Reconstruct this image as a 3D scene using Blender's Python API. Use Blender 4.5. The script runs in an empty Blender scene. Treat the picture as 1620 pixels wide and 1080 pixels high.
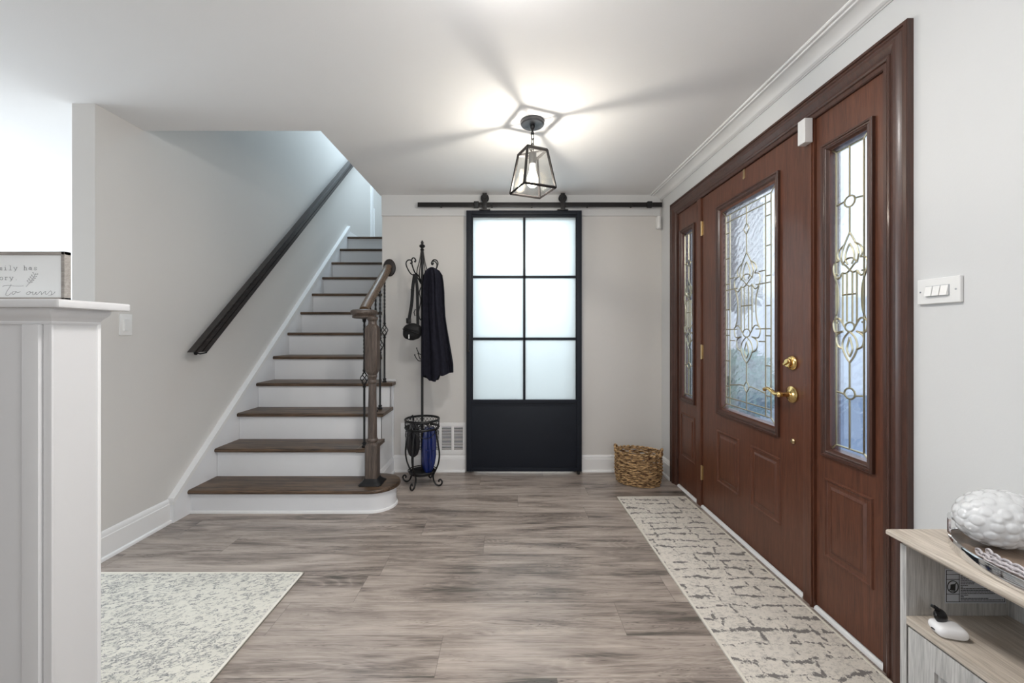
import bpy, bmesh, math, random
from mathutils import Vector, Matrix, noise
sc = bpy.context.scene
C = sc.collection
PI = math.pi
R = math.radians
random.seed(7)

# ------------------------------------------------------------------ camera, world, light, exposure
cam_d = bpy.data.cameras.new('camera'); cam = bpy.data.objects.new('camera', cam_d); C.objects.link(cam)
cam.location = (0, 0, 1.15); cam.rotation_euler = (R(90), 0, 0)
cam_d.sensor_width = 36; cam_d.lens = 36*640/1620
cam_d.shift_x = 7/1620; cam_d.shift_y = -13/1620
cam_d.clip_start = 0.02
sc.camera = cam
sc.view_settings.view_transform = 'Standard'; sc.view_settings.look = 'None'
sc.view_settings.gamma = 1; sc.view_settings.use_curve_mapping = False
sc.view_settings.exposure = 1.2
w = bpy.data.worlds.new('sky'); sc.world = w; w.use_nodes = True
bg = w.node_tree.nodes['Background']; bg.inputs[0].default_value = (0.88, 0.94, 1.0, 1); bg.inputs[1].default_value = 0.85

def area(name, loc, rot, sx, sy, power, col):
    l = bpy.data.lights.new(name, 'AREA'); l.shape = 'RECTANGLE'; l.size = sx; l.size_y = sy
    l.energy = power; l.color = col
    o = bpy.data.objects.new(name, l); C.objects.link(o); o.location = loc; o.rotation_euler = rot
    return o
# daylight of the rooms around the hall, plus added fill from unseen windows
area('added_fill_behind', (0.3, -3.1, 1.45), (R(-90), 0, R(180)), 1.2, 1.6, 4, (1.0, 0.97, 0.93))  # added fill at an unseen window opening behind the camera
area('added_fill_side', (1.25, -0.79, 1.5), (0, R(90), 0), 1.2, 1.5, 11, (1.0, 0.97, 0.94))  # added fill from a made-up window out of view in the right wall
area('daylight_left_room', (-4.9, 2.15, 1.45), (0, R(-90), 0), 1.6, 1.8, 31, (0.84, 0.93, 1.0))
area('daylight_upstairs', (-1.55, 5.2, 4.55), (0, 0, 0), 0.9, 1.6, 25, (0.68, 0.86, 1.0))
area('daylight_back_room', (0.2, 4.7, 1.95), (R(-90), 0, 0), 1.9, 0.5, 20, (0.86, 0.95, 1.0))

# ------------------------------------------------------------------ materials
MATS = {}
def mat(name, col, rough=0.5, metal=0.0, spec=0.5, noise_amt=0.0, nscale=8, bump=0.0, bscale=60, coat=0.0, stretch=(1,1,1)):
    m = bpy.data.materials.new(name); m.use_nodes = True
    nt = m.node_tree; b = nt.nodes['Principled BSDF']
    b.inputs['Base Color'].default_value = (*col, 1); b.inputs['Roughness'].default_value = rough
    b.inputs['Metallic'].default_value = metal; b.inputs['Specular IOR Level'].default_value = spec
    b.inputs['Coat Weight'].default_value = coat
    tc = nt.nodes.new('ShaderNodeTexCoord')
    mp = nt.nodes.new('ShaderNodeMapping'); mp.inputs['Scale'].default_value = stretch
    nt.links.new(tc.outputs['Object'], mp.inputs[0])
    n = nt.nodes.new('ShaderNodeTexNoise'); n.inputs['Scale'].default_value = nscale; n.inputs['Detail'].default_value = 4
    nt.links.new(mp.outputs[0], n.inputs[0])
    mx = nt.nodes.new('ShaderNodeMix'); mx.data_type = 'RGBA'
    mx.inputs[6].default_value = (*[c*(1-noise_amt) for c in col], 1)
    mx.inputs[7].default_value = (*[min(1, c*(1+noise_amt)) for c in col], 1)
    nt.links.new(n.outputs[0], mx.inputs[0]); nt.links.new(mx.outputs[2], b.inputs['Base Color'])
    if bump > 0:
        n2 = nt.nodes.new('ShaderNodeTexNoise'); n2.inputs['Scale'].default_value = bscale
        nt.links.new(mp.outputs[0], n2.inputs[0])
        bp = nt.nodes.new('ShaderNodeBump'); bp.inputs['Strength'].default_value = bump; bp.inputs['Distance'].default_value = 0.002
        nt.links.new(n2.outputs[0], bp.inputs['Height']); nt.links.new(bp.outputs[0], b.inputs['Normal'])
    MATS[name] = m
    return m

def wood(name, dark, light, axis='X', scale=1.0, rough=0.4, contrast=(0.42, 0.64), coat=0.0, bump=0.15):
    """grain runs along the axis given"""
    m = bpy.data.materials.new(name); m.use_nodes = True
    nt = m.node_tree; N = nt.nodes; L = nt.links; b = N['Principled BSDF']
    tc = N.new('ShaderNodeTexCoord'); mp = N.new('ShaderNodeMapping')
    st = {'X': (1.2, 22, 22), 'Y': (22, 1.2, 22), 'Z': (22, 22, 1.2)}[axis]
    mp.inputs['Scale'].default_value = [s*scale for s in st]
    L.new(tc.outputs['Object'], mp.inputs[0])
    n = N.new('ShaderNodeTexNoise'); n.inputs['Scale'].default_value = 2.2; n.inputs['Detail'].default_value = 7; n.inputs['Roughness'].default_value = 0.65
    n.inputs['Distortion'].default_value = 0.8
    L.new(mp.outputs[0], n.inputs[0])
    mp2 = N.new('ShaderNodeMapping'); mp2.inputs['Scale'].default_value = [s*scale*6 for s in st]; L.new(tc.outputs['Object'], mp2.inputs[0])
    n2 = N.new('ShaderNodeTexNoise'); n2.inputs['Scale'].default_value = 2; n2.inputs['Detail'].default_value = 3; L.new(mp2.outputs[0], n2.inputs[0])
    ad = N.new('ShaderNodeMath'); ad.operation = 'MULTIPLY_ADD'; ad.inputs[1].default_value = 0.4; L.new(n2.outputs[0], ad.inputs[0])
    s7 = N.new('ShaderNodeMath'); s7.operation = 'MULTIPLY'; s7.inputs[1].default_value = 0.65; L.new(n.outputs[0], s7.inputs[0]); L.new(s7.outputs[0], ad.inputs[2])
    cr = N.new('ShaderNodeValToRGB'); cr.color_ramp.elements[0].position = contrast[0]; cr.color_ramp.elements[1].position = contrast[1]
    cr.color_ramp.elements[0].color = (*dark, 1); cr.color_ramp.elements[1].color = (*light, 1)
    L.new(ad.outputs[0], cr.inputs[0]); L.new(cr.outputs[0], b.inputs['Base Color'])
    b.inputs['Roughness'].default_value = rough; b.inputs['Coat Weight'].default_value = coat; b.inputs['Coat Roughness'].default_value = 0.15
    bp = N.new('ShaderNodeBump'); bp.inputs['Strength'].default_value = bump; bp.inputs['Distance'].default_value = 0.002
    L.new(ad.outputs[0], bp.inputs['Height']); L.new(bp.outputs[0], b.inputs['Normal'])
    MATS[name] = m
    return m

mat('wall_paint', (0.66, 0.643, 0.62), 0.75, spec=0.25, noise_amt=0.01, bump=0.08, bscale=220)
mat('wall_paint_right', (0.66, 0.665, 0.665), 0.75, spec=0.25, noise_amt=0.01, bump=0.08, bscale=220)
mat('ceiling_paint', (0.88, 0.88, 0.88), 0.85, spec=0.2, noise_amt=0.01, bump=0.15, bscale=260)
mat('trim_white', (0.83, 0.83, 0.83), 0.35, noise_amt=0.01)
mat('riser_white', (0.80, 0.81, 0.83), 0.4, noise_amt=0.015)
mat('halfwall_paint', (0.66, 0.66, 0.665), 0.35, noise_amt=0.015, bump=0.05, bscale=150)
mat('black_metal', (0.012, 0.012, 0.013), 0.42, metal=0.3, noise_amt=0.1)
mat('bronze_metal', (0.022, 0.020, 0.020), 0.38, metal=0.5, noise_amt=0.1)
mat('door_black', (0.007, 0.010, 0.017), 0.45, spec=0.3, noise_amt=0.05)
mat('gunmetal', (0.05, 0.05, 0.054), 0.4, metal=0.4)
mat('brass', (0.86, 0.62, 0.26), 0.16, metal=1.0)
mat('antique_brass', (0.55, 0.42, 0.24), 0.3, metal=1.0)
mat('lead_came', (0.50, 0.46, 0.33), 0.32, metal=1.0, noise_amt=0.15, nscale=30)
mat('plastic_white', (0.80, 0.80, 0.79), 0.3, noise_amt=0.01)
mat('plastic_grey', (0.35, 0.37, 0.39), 0.4)
mat('coat_fabric', (0.016, 0.016, 0.024), 0.95, spec=0.1, noise_amt=0.5, nscale=40, bump=0.8, bscale=260)
mat('bag_fabric', (0.010, 0.010, 0.011), 0.6, spec=0.3, noise_amt=0.2, bump=0.3, bscale=300)
mat('bag_gloss', (0.010, 0.010, 0.011), 0.2)
mat('umbrella_blue', (0.005, 0.016, 0.11), 0.28, noise_amt=0.5, nscale=14, coat=0.4)
mat('umbrella_black', (0.01, 0.01, 0.013), 0.35, noise_amt=0.2)
mat('chrome', (0.80, 0.80, 0.80), 0.07, metal=1.0)
mat('ceramic_white', (0.66, 0.67, 0.68), 0.22, coat=0.5, noise_amt=0.01)
mat('chain_white', (0.55, 0.52, 0.54), 0.55, noise_amt=0.35, nscale=90)
mat('stone_white', (0.75, 0.73, 0.70), 0.3)
mat('earbud_white', (0.85, 0.85, 0.86), 0.18)
mat('label_paper', (0.60, 0.63, 0.68), 0.6)
mat('ink_black', (0.02, 0.02, 0.022), 0.6)
mat('ink_grey', (0.22, 0.22, 0.23), 0.6)
mat('sign_paper', (0.90, 0.92, 0.92), 0.55)
mat('vent_dark', (0.06, 0.06, 0.065), 0.7)
mat('shadow_gap', (0.02, 0.02, 0.02), 0.9)
mat('caulk_grey', (0.42, 0.46, 0.50), 0.7)
wood('mahogany', (0.068, 0.023, 0.0125), (0.150, 0.052, 0.027), 'Z', 1.3, 0.38, (0.38, 0.68), coat=0.15, bump=0.12)
wood('casing_wood', (0.042, 0.018, 0.0125), (0.085, 0.034, 0.022), 'Z', 1.3, 0.38, (0.38, 0.68), coat=0.15, bump=0.1)
wood('casing_wood_h', (0.042, 0.018, 0.0125), (0.085, 0.034, 0.022), 'Y', 1.0, 0.30, (0.25, 0.8), coat=0.35, bump=0.1)
wood('tread_wood', (0.024, 0.014, 0.008), (0.150, 0.092, 0.054), 'X', 0.8, 0.40, (0.43, 0.62), coat=0.05)
wood('newel_wood', (0.045, 0.033, 0.027), (0.125, 0.095, 0.078), 'Z', 1.5, 0.42, (0.42, 0.64))
wood('rail_wood', (0.075, 0.046, 0.026), (0.185, 0.120, 0.072), 'Y', 1.5, 0.38, (0.42, 0.64))
wood('dark_rail_wood', (0.010, 0.008, 0.008), (0.032, 0.024, 0.022), 'Y', 1.2, 0.34, (0.4, 0.66), coat=0.1)
wood('sign_wood', (0.26, 0.24, 0.22), (0.42, 0.39, 0.36), 'X', 3, 0.6)
wood('console_oak_y', (0.40, 0.345, 0.285), (0.66, 0.59, 0.51), 'Y', 1.4, 0.5, (0.40, 0.64))
wood('console_oak_z', (0.35, 0.345, 0.335), (0.60, 0.59, 0.57), 'Z', 1.4, 0.5, (0.40, 0.64))
wood('tray_wood', (0.16, 0.11, 0.08), (0.34, 0.26, 0.20), 'Y', 1.0, 0.35, (0.3, 0.7))
def straw():
    m = mat('basket_straw', (0.4, 0.25, 0.12), 0.7, bump=0.6, bscale=200)
    nt = m.node_tree; n = [q for q in nt.nodes if q.type == 'TEX_NOISE'][0]; n.inputs['Scale'].default_value = 55; n.inputs['Detail'].default_value = 3
    mp = [q for q in nt.nodes if q.type == 'MAPPING'][0]; mp.inputs['Scale'].default_value = (.6, .6, 1.6)
    cr = nt.nodes.new('ShaderNodeValToRGB'); cr.color_ramp.elements[0].position = .36; cr.color_ramp.elements[1].position = .66
    cr.color_ramp.elements[0].color = (.085, .036, .012, 1); cr.color_ramp.elements[1].color = (.66, .43, .21, 1)
    nt.links.new(n.outputs[0], cr.inputs[0]); nt.links.new(cr.outputs[0], nt.nodes['Principled BSDF'].inputs['Base Color'])
straw()

# floor planks, 0.19 m wide, running left to right
def floor_mat():
    m = bpy.data.materials.new('laminate_floor'); m.use_nodes = True
    nt = m.node_tree; N = nt.nodes; L = nt.links; b = N['Principled BSDF']
    def M(op, a, bb=None, c=None, clamp_=False):
        n = N.new('ShaderNodeMath'); n.operation = op; n.use_clamp = clamp_
        for i, v in enumerate((a, bb, c)):
            if v is None: continue
            if isinstance(v, (int, float)): n.inputs[i].default_value = v
            else: L.new(v, n.inputs[i])
        return n.outputs[0]
    tc = N.new('ShaderNodeTexCoord'); sp = N.new('ShaderNodeSeparateXYZ'); L.new(tc.outputs['Object'], sp.inputs[0])
    x, y = sp.outputs[0], sp.outputs[1]
    v = M('DIVIDE', M('ADD', y, -0.02+0.19*40), 0.19); row = M('FLOOR', v); fv = M('FRACT', v)
    wn = N.new('ShaderNodeTexWhiteNoise'); wn.noise_dimensions = '1D'; L.new(row, wn.inputs['W'])
    u = M('ADD', M('DIVIDE', M('ADD', x, 30.0), 1.38), M('MULTIPLY', wn.outputs[0], 7.0)); col = M('FLOOR', u); fu = M('FRACT', u)
    cid = M('ADD', M('MULTIPLY', row, 17.13), M('MULTIPLY', col, 5.71))
    w2 = N.new('ShaderNodeTexWhiteNoise'); w2.noise_dimensions = '1D'; L.new(cid, w2.inputs['W'])
    # grain coordinates: shifted for every plank
    cb = N.new('ShaderNodeCombineXYZ')
    L.new(M('ADD', x, M('MULTIPLY', w2.outputs[0], 40.0)), cb.inputs[0]); L.new(M('MULTIPLY', y, 1.0), cb.inputs[1]); L.new(M('MULTIPLY', w2.outputs[0], 13.0), cb.inputs[2])
    def nz(scale, det, rg, dist, st):
        mp = N.new('ShaderNodeMapping'); mp.inputs['Scale'].default_value = st; L.new(cb.outputs[0], mp.inputs[0])
        n = N.new('ShaderNodeTexNoise'); n.inputs['Scale'].default_value = scale; n.inputs['Detail'].default_value = det
        n.inputs['Roughness'].default_value = rg; n.inputs['Distortion'].default_value = dist; L.new(mp.outputs[0], n.inputs[0])
        return n.outputs[0]
    big = nz(1.0, 3, 0.5, 1.5, (1.3, 9, 1))
    fine = nz(3.0, 8, 0.75, 0.5, (0.75, 26, 1))
    # cathedral rings: sine of a distorted field
    ring_f = nz(1.0, 2, 0.45, 0.3, (1.1, 5.5, 1))
    rings = M('ABSOLUTE', M('SINE', M('MULTIPLY', ring_f, 95.0)))
    rings = M('POWER', rings, 0.6)
    blot = nz(1.0, 4, 0.6, 1.2, (1.6, 20, 1))
    ultra = nz(6.0, 4, 0.7, 0.2, (1.0, 40, 1))
    mask = M('MULTIPLY', M('SUBTRACT', nz(1.0, 2, 0.5, 0.5, (1.6, 6, 1)), 0.45), 4.0, clamp_=True)
    g = M('ADD', M('ADD', M('MULTIPLY', big, 0.42), M('MULTIPLY', fine, 0.26)), M('ADD', M('MULTIPLY', M('MULTIPLY', rings, mask), -0.08), M('ADD', M('MULTIPLY', blot, 0.26), M('MULTIPLY', ultra, 0.16))))
    g = M('ADD', g, M('MULTIPLY', w2.outputs[0], 0.07))
    def ln(f, c, wd): return M('SUBTRACT', 1.0, M('DIVIDE', M('ABSOLUTE', M('SUBTRACT', f, c)), wd), clamp_=True)
    gr = nz(2.0, 3, 0.6, 0.6, (0.55, 11, 1))
    lines = M('MAXIMUM', M('MAXIMUM', ln(gr, .46, .008), ln(gr, .50, .008)), M('MAXIMUM', ln(gr, .54, .008), ln(gr, .58, .010)))
    lines = M('MAXIMUM', lines, M('MAXIMUM', ln(gr, .42, .010), ln(gr, .52, .006)))
    lines = M('MULTIPLY', lines, M('MULTIPLY', M('SUBTRACT', blot, 0.38), -0.42))
    pores = M('MULTIPLY', M('SUBTRACT', nz(14.0, 3, 0.7, 0.1, (1.0, 14, 1)), 0.5), 0.16)
    g = M('ADD', g, M('ADD', lines, pores))
    cr = N.new('ShaderNodeValToRGB'); e = cr.color_ramp.elements
    e[0].position = 0.44; e[0].color = (0.105, 0.092, 0.079, 1)
    e[1].position = 0.70; e[1].color = (0.50, 0.43, 0.375, 1)
    k = e.new(0.52); k.color = (0.255, 0.210, 0.183, 1)
    k2 = e.new(0.59); k2.color = (0.375, 0.317, 0.276, 1)
    L.new(g, cr.inputs[0])
    # seams
    sv = M('MINIMUM', fv, M('SUBTRACT', 1.0, fv)); sv = M('LESS_THAN', sv, 0.006)
    su = M('MINIMUM', fu, M('SUBTRACT', 1.0, fu)); su = M('LESS_THAN', su, 0.0008)
    seam = M('MAXIMUM', sv, su)
    mx = N.new('ShaderNodeMix'); mx.data_type = 'RGBA'; L.new(M('MULTIPLY', seam, 0.45), mx.inputs[0]); L.new(cr.outputs[0], mx.inputs[6]); mx.inputs[7].default_value = (0.06, 0.05, 0.045, 1)
    L.new(mx.outputs[2], b.inputs['Base Color'])
    L.new(M('ADD', 0.22, M('MULTIPLY', g, 0.14)), b.inputs['Roughness'])
    b.inputs['Specular IOR Level'].default_value = 0.45
    bp = N.new('ShaderNodeBump'); bp.inputs['Strength'].default_value = 0.12; bp.inputs['Distance'].default_value = 0.0015
    L.new(M('SUBTRACT', g, seam), bp.inputs['Height']); L.new(bp.outputs[0], b.inputs['Normal'])
    MATS['floor'] = m
floor_mat()

def rug_mat(name, base, dark, kind):
    m = bpy.data.materials.new(name); m.use_nodes = True
    nt = m.node_tree; N = nt.nodes; L = nt.links; b = N['Principled BSDF']
    b.inputs['Roughness'].default_value = 0.95; b.inputs['Specular IOR Level'].default_value = 0.1
    def M(op, a, bb=None, c=None, clamp=False):
        n = N.new('ShaderNodeMath'); n.operation = op; n.use_clamp = clamp
        for i, v in enumerate((a, bb, c)):
            if v is None: continue
            if isinstance(v, (int, float)): n.inputs[i].default_value = v
            else: L.new(v, n.inputs[i])
        return n.outputs[0]
    tc = N.new('ShaderNodeTexCoord')
    def nz(scale, det, rg, st=(1,1,1), dist=0.0, rot=0, off=(0,0,0)):
        mp = N.new('ShaderNodeMapping'); mp.inputs['Scale'].default_value = st; mp.inputs['Rotation'].default_value = (0,0,rot); mp.inputs['Location'].default_value = off
        L.new(tc.outputs['Object'], mp.inputs[0])
        n = N.new('ShaderNodeTexNoise'); n.inputs['Scale'].default_value = scale; n.inputs['Detail'].default_value = det; n.inputs['Roughness'].default_value = rg
        n.inputs['Distortion'].default_value = dist; L.new(mp.outputs[0], n.inputs[0]); return n.outputs[0]
    def line(f, centre, width):   # 1 on the iso line of a field
        return M('SUBTRACT', 1.0, M('DIVIDE', M('ABSOLUTE', M('SUBTRACT', f, centre)), width), clamp=True)
    if kind == 'grid':
        # broken, frayed lines across and a few along the runner; their width comes and goes
        sx = N.new('ShaderNodeSeparateXYZ'); L.new(tc.outputs['Object'], sx.inputs[0])
        wob = nz(6, 2, 0.5); wob2 = nz(6, 2, 0.5, off=(9, 4, 0)); fray = nz(42, 5, 0.8); fray2 = nz(42, 5, 0.8, off=(3, 3, 0))
        yv = M('ADD', M('DIVIDE', sx.outputs[1], 0.068), M('MULTIPLY', wob, 1.1)); row = M('FLOOR', yv)
        d1 = M('MULTIPLY', M('ABSOLUTE', M('SUBTRACT', M('FRACT', yv), 0.5)), 0.068)
        wn = N.new('ShaderNodeTexWhiteNoise'); wn.noise_dimensions = '1D'; L.new(M('FLOOR', M('ADD', yv, 0.5)), wn.inputs['W'])
        xv = M('ADD', M('ADD', M('DIVIDE', sx.outputs[0], 0.105), M('MULTIPLY', wn.outputs[0], 3.0)), M('MULTIPLY', wob2, 0.7))
        d2 = M('MULTIPLY', M('ABSOLUTE', M('SUBTRACT', M('FRACT', xv), 0.5)), 0.105)
        w1 = M('MULTIPLY', M('SUBTRACT', nz(7, 3, 0.65, (1.0, 1.6, 1), off=(7, 2, 0)), 0.42), 0.055)
        w2 = M('MULTIPLY', M('SUBTRACT', nz(8, 3, 0.65, off=(1, 8, 0)), 0.46), 0.045)
        d1 = M('ADD', d1, M('MULTIPLY', M('SUBTRACT', fray, 0.5), 0.060)); d2 = M('ADD', d2, M('MULTIPLY', M('SUBTRACT', fray2, 0.5), 0.060))
        f1 = M('MULTIPLY', M('SUBTRACT', w1, d1), 500.0, clamp=True); f2_ = M('MULTIPLY', M('SUBTRACT', w2, d2), 500.0, clamp=True)
        f = M('MULTIPLY', M('MAXIMUM', f1, f2_), 0.85)
        sp = nz(60, 5, 0.8, (1, 1.6, 1)); f2 = M('MULTIPLY', M('SUBTRACT', sp, 0.49), 8.0, clamp=True)
        f = M('MAXIMUM', f, M('MULTIPLY', f2, 0.40))
    else:
        def dg(scale, det, rg, st, off=(0,0,0), dist=0.6):      # turned first, then stretched
            m1 = N.new('ShaderNodeMapping'); m1.inputs['Rotation'].default_value = (0, 0, R(-24)); m1.inputs['Location'].default_value = off; L.new(tc.outputs['Object'], m1.inputs[0])
            m2 = N.new('ShaderNodeMapping'); m2.inputs['Scale'].default_value = st; L.new(m1.outputs[0], m2.inputs[0])
            n = N.new('ShaderNodeTexNoise'); n.inputs['Scale'].default_value = scale; n.inputs['Detail'].default_value = det; n.inputs['Roughness'].default_value = rg; n.inputs['Distortion'].default_value = dist
            L.new(m2.outputs[0], n.inputs[0]); return n.outputs[0]
        a = dg(19, 3, 0.65, (1, 2.5, 1)); c = dg(28, 3, 0.65, (1, 2.3, 1), (4, 2, 0))
        l1 = M('MAXIMUM', line(a, 0.5, 0.038), line(c, 0.5, 0.042))
        br = dg(38, 2, 0.6, (1, 1.6, 1), (2, 7, 0)); patch = nz(3.0, 3, 0.6, off=(4, 2, 0))
        keep = M('MULTIPLY', M('SUBTRACT', M('ADD', br, M('MULTIPLY', patch, 0.45)), 0.66), 12.0, clamp=True)
        f = M('MULTIPLY', M('MULTIPLY', l1, keep), 1.0)
        sp = nz(55, 3, 0.7); f = M('MAXIMUM', M('MULTIPLY', f, 0.95), M('MULTIPLY', M('SUBTRACT', sp, 0.56), 1.6, clamp=True))
    tone = nz(5, 5, 0.7)
    cr = N.new('ShaderNodeMix'); cr.data_type = 'RGBA'; L.new(tone, cr.inputs[0])
    cr.inputs[6].default_value = (*[c*0.84 for c in base], 1); cr.inputs[7].default_value = (*[min(1, c*1.14) for c in base], 1)
    mx = N.new('ShaderNodeMix'); mx.data_type = 'RGBA'; L.new(f, mx.inputs[0]); L.new(cr.outputs[2], mx.inputs[6]); mx.inputs[7].default_value = (*dark, 1)
    L.new(mx.outputs[2], b.inputs['Base Color'])
    pile = nz(420, 2, 0.5); bp = N.new('ShaderNodeBump'); bp.inputs['Strength'].default_value = 0.5; bp.inputs['Distance'].default_value = 0.003
    L.new(pile, bp.inputs['Height']); L.new(bp.outputs[0], b.inputs['Normal'])
    MATS[name] = m
rug_mat('runner_pile', (0.74, 0.69, 0.62), (0.12, 0.11, 0.11), 'grid')
rug_mat('area_pile', (0.70, 0.67, 0.595), (0.15, 0.15, 0.165), 'scribble')
mat('rug_binding', (0.74, 0.70, 0.62), 0.9, noise_amt=0.05)

def glass_mat(name, tint, gloss=0.1, rough=0.03, wavy=0.0, refr=0.0, milk=0.0):
    m = bpy.data.materials.new(name); m.use_nodes = True
    nt = m.node_tree; N = nt.nodes; L = nt.links; N.remove(N['Principled BSDF']); out = N['Material Output']
    tr = N.new('ShaderNodeBsdfTransparent'); tr.inputs[0].default_value = (*tint, 1)
    gl = N.new('ShaderNodeBsdfGlossy'); gl.inputs['Roughness'].default_value = rough; gl.inputs[0].default_value = (1,1,1,1)
    tc = N.new('ShaderNodeTexCoord')
    nrm = None
    if wavy > 0:
        mp = N.new('ShaderNodeMapping'); mp.inputs['Scale'].default_value = (1, 1, 1); mp.inputs['Rotation'].default_value = (R(25), 0, 0); L.new(tc.outputs['Object'], mp.inputs[0])
        n = N.new('ShaderNodeTexWave'); n.inputs['Scale'].default_value = 9; n.inputs['Distortion'].default_value = 9; n.inputs['Detail'].default_value = 2; n.inputs['Detail Scale'].default_value = 1.2
        n.bands_direction = 'Z'
        L.new(mp.outputs[0], n.inputs[0])
        bp = N.new('ShaderNodeBump'); bp.inputs['Strength'].default_value = wavy; bp.inputs['Distance'].default_value = 0.004; L.new(n.outputs[1], bp.inputs['Height']); nrm = bp.outputs[0]
        L.new(nrm, gl.inputs['Normal'])
    base = tr.outputs[0]
    if refr > 0:
        rf = N.new('ShaderNodeBsdfRefraction'); rf.inputs['IOR'].default_value = 1.12; rf.inputs['Roughness'].default_value = 0.02; rf.inputs[0].default_value = (*tint, 1)
        if nrm: L.new(nrm, rf.inputs['Normal'])
        mr = N.new('ShaderNodeMixShader'); mr.inputs[0].default_value = refr; L.new(base, mr.inputs[1]); L.new(rf.outputs[0], mr.inputs[2]); base = mr.outputs[0]
    if milk > 0:
        tl = N.new('ShaderNodeBsdfTranslucent'); tl.inputs[0].default_value = (0.9, 0.95, 0.97, 1)
        df = N.new('ShaderNodeBsdfDiffuse'); df.inputs[0].default_value = (0.80, 0.86, 0.88, 1)
        a = N.new('ShaderNodeMixShader'); a.inputs[0].default_value = 0.30; L.new(tl.outputs[0], a.inputs[1]); L.new(df.outputs[0], a.inputs[2])
        mm = N.new('ShaderNodeMixShader'); mm.inputs[0].default_value = milk; L.new(base, mm.inputs[1]); L.new(a.outputs[0], mm.inputs[2]); base = mm.outputs[0]
    lw = N.new('ShaderNodeLayerWeight'); lw.inputs[0].default_value = 0.35
    if nrm: L.new(nrm, lw.inputs['Normal'])
    ml = N.new('ShaderNodeMath'); ml.operation = 'MULTIPLY_ADD'; ml.inputs[1].default_value = 0.12; ml.inputs[2].default_value = gloss; L.new(lw.outputs['Fresnel'], ml.inputs[0])
    mx = N.new('ShaderNodeMixShader'); L.new(ml.outputs[0], mx.inputs[0]); L.new(base, mx.inputs[1]); L.new(gl.outputs[0], mx.inputs[2])
    L.new(mx.outputs[0], out.inputs[0])
    MATS[name] = m
glass_mat('lantern_glass', (0.96, 0.96, 0.95), 0.03, 0.03)
glass_mat('leaded_glass', (0.95, 0.97, 1.0), 0.03, 0.08, wavy=0.20, refr=0.35)
glass_mat('bevel_glass', (0.90, 0.94, 1.0), 0.04, 0.05, wavy=0.10, refr=0.4)
glass_mat('frosted_glass', (0.9, 0.95, 0.97), 0.02, 0.25, milk=0.93)

def emit(name, col, s):
    m = bpy.data.materials.new(name); m.use_nodes = True
    b = m.node_tree.nodes['Principled BSDF']; b.inputs['Base Color'].default_value = (*col, 1)
    b.inputs['Emission Color'].default_value = (*col, 1); b.inputs['Emission Strength'].default_value = s
    MATS[name] = m
def glow_glass(name, col, s, f):
    m = bpy.data.materials.new(name); m.use_nodes = True
    nt = m.node_tree; nt.nodes.remove(nt.nodes['Principled BSDF'])
    tr = nt.nodes.new('ShaderNodeBsdfTransparent'); em = nt.nodes.new('ShaderNodeEmission'); em.inputs[0].default_value = (*col, 1); em.inputs[1].default_value = s
    mx = nt.nodes.new('ShaderNodeMixShader'); mx.inputs[0].default_value = f
    nt.links.new(tr.outputs[0], mx.inputs[1]); nt.links.new(em.outputs[0], mx.inputs[2]); nt.links.new(mx.outputs[0], nt.nodes['Material Output'].inputs[0])
    MATS[name] = m
glow_glass('bulb_glow', (1.0, 0.88, 0.70), 9.0, 0.35)
emit('filament', (1.0, 0.85, 0.6), 40.0)
emit('fill_dome_glow', (1.0, 0.97, 0.94), 36.0)  # glow of the added ceiling fill lamp

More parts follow.
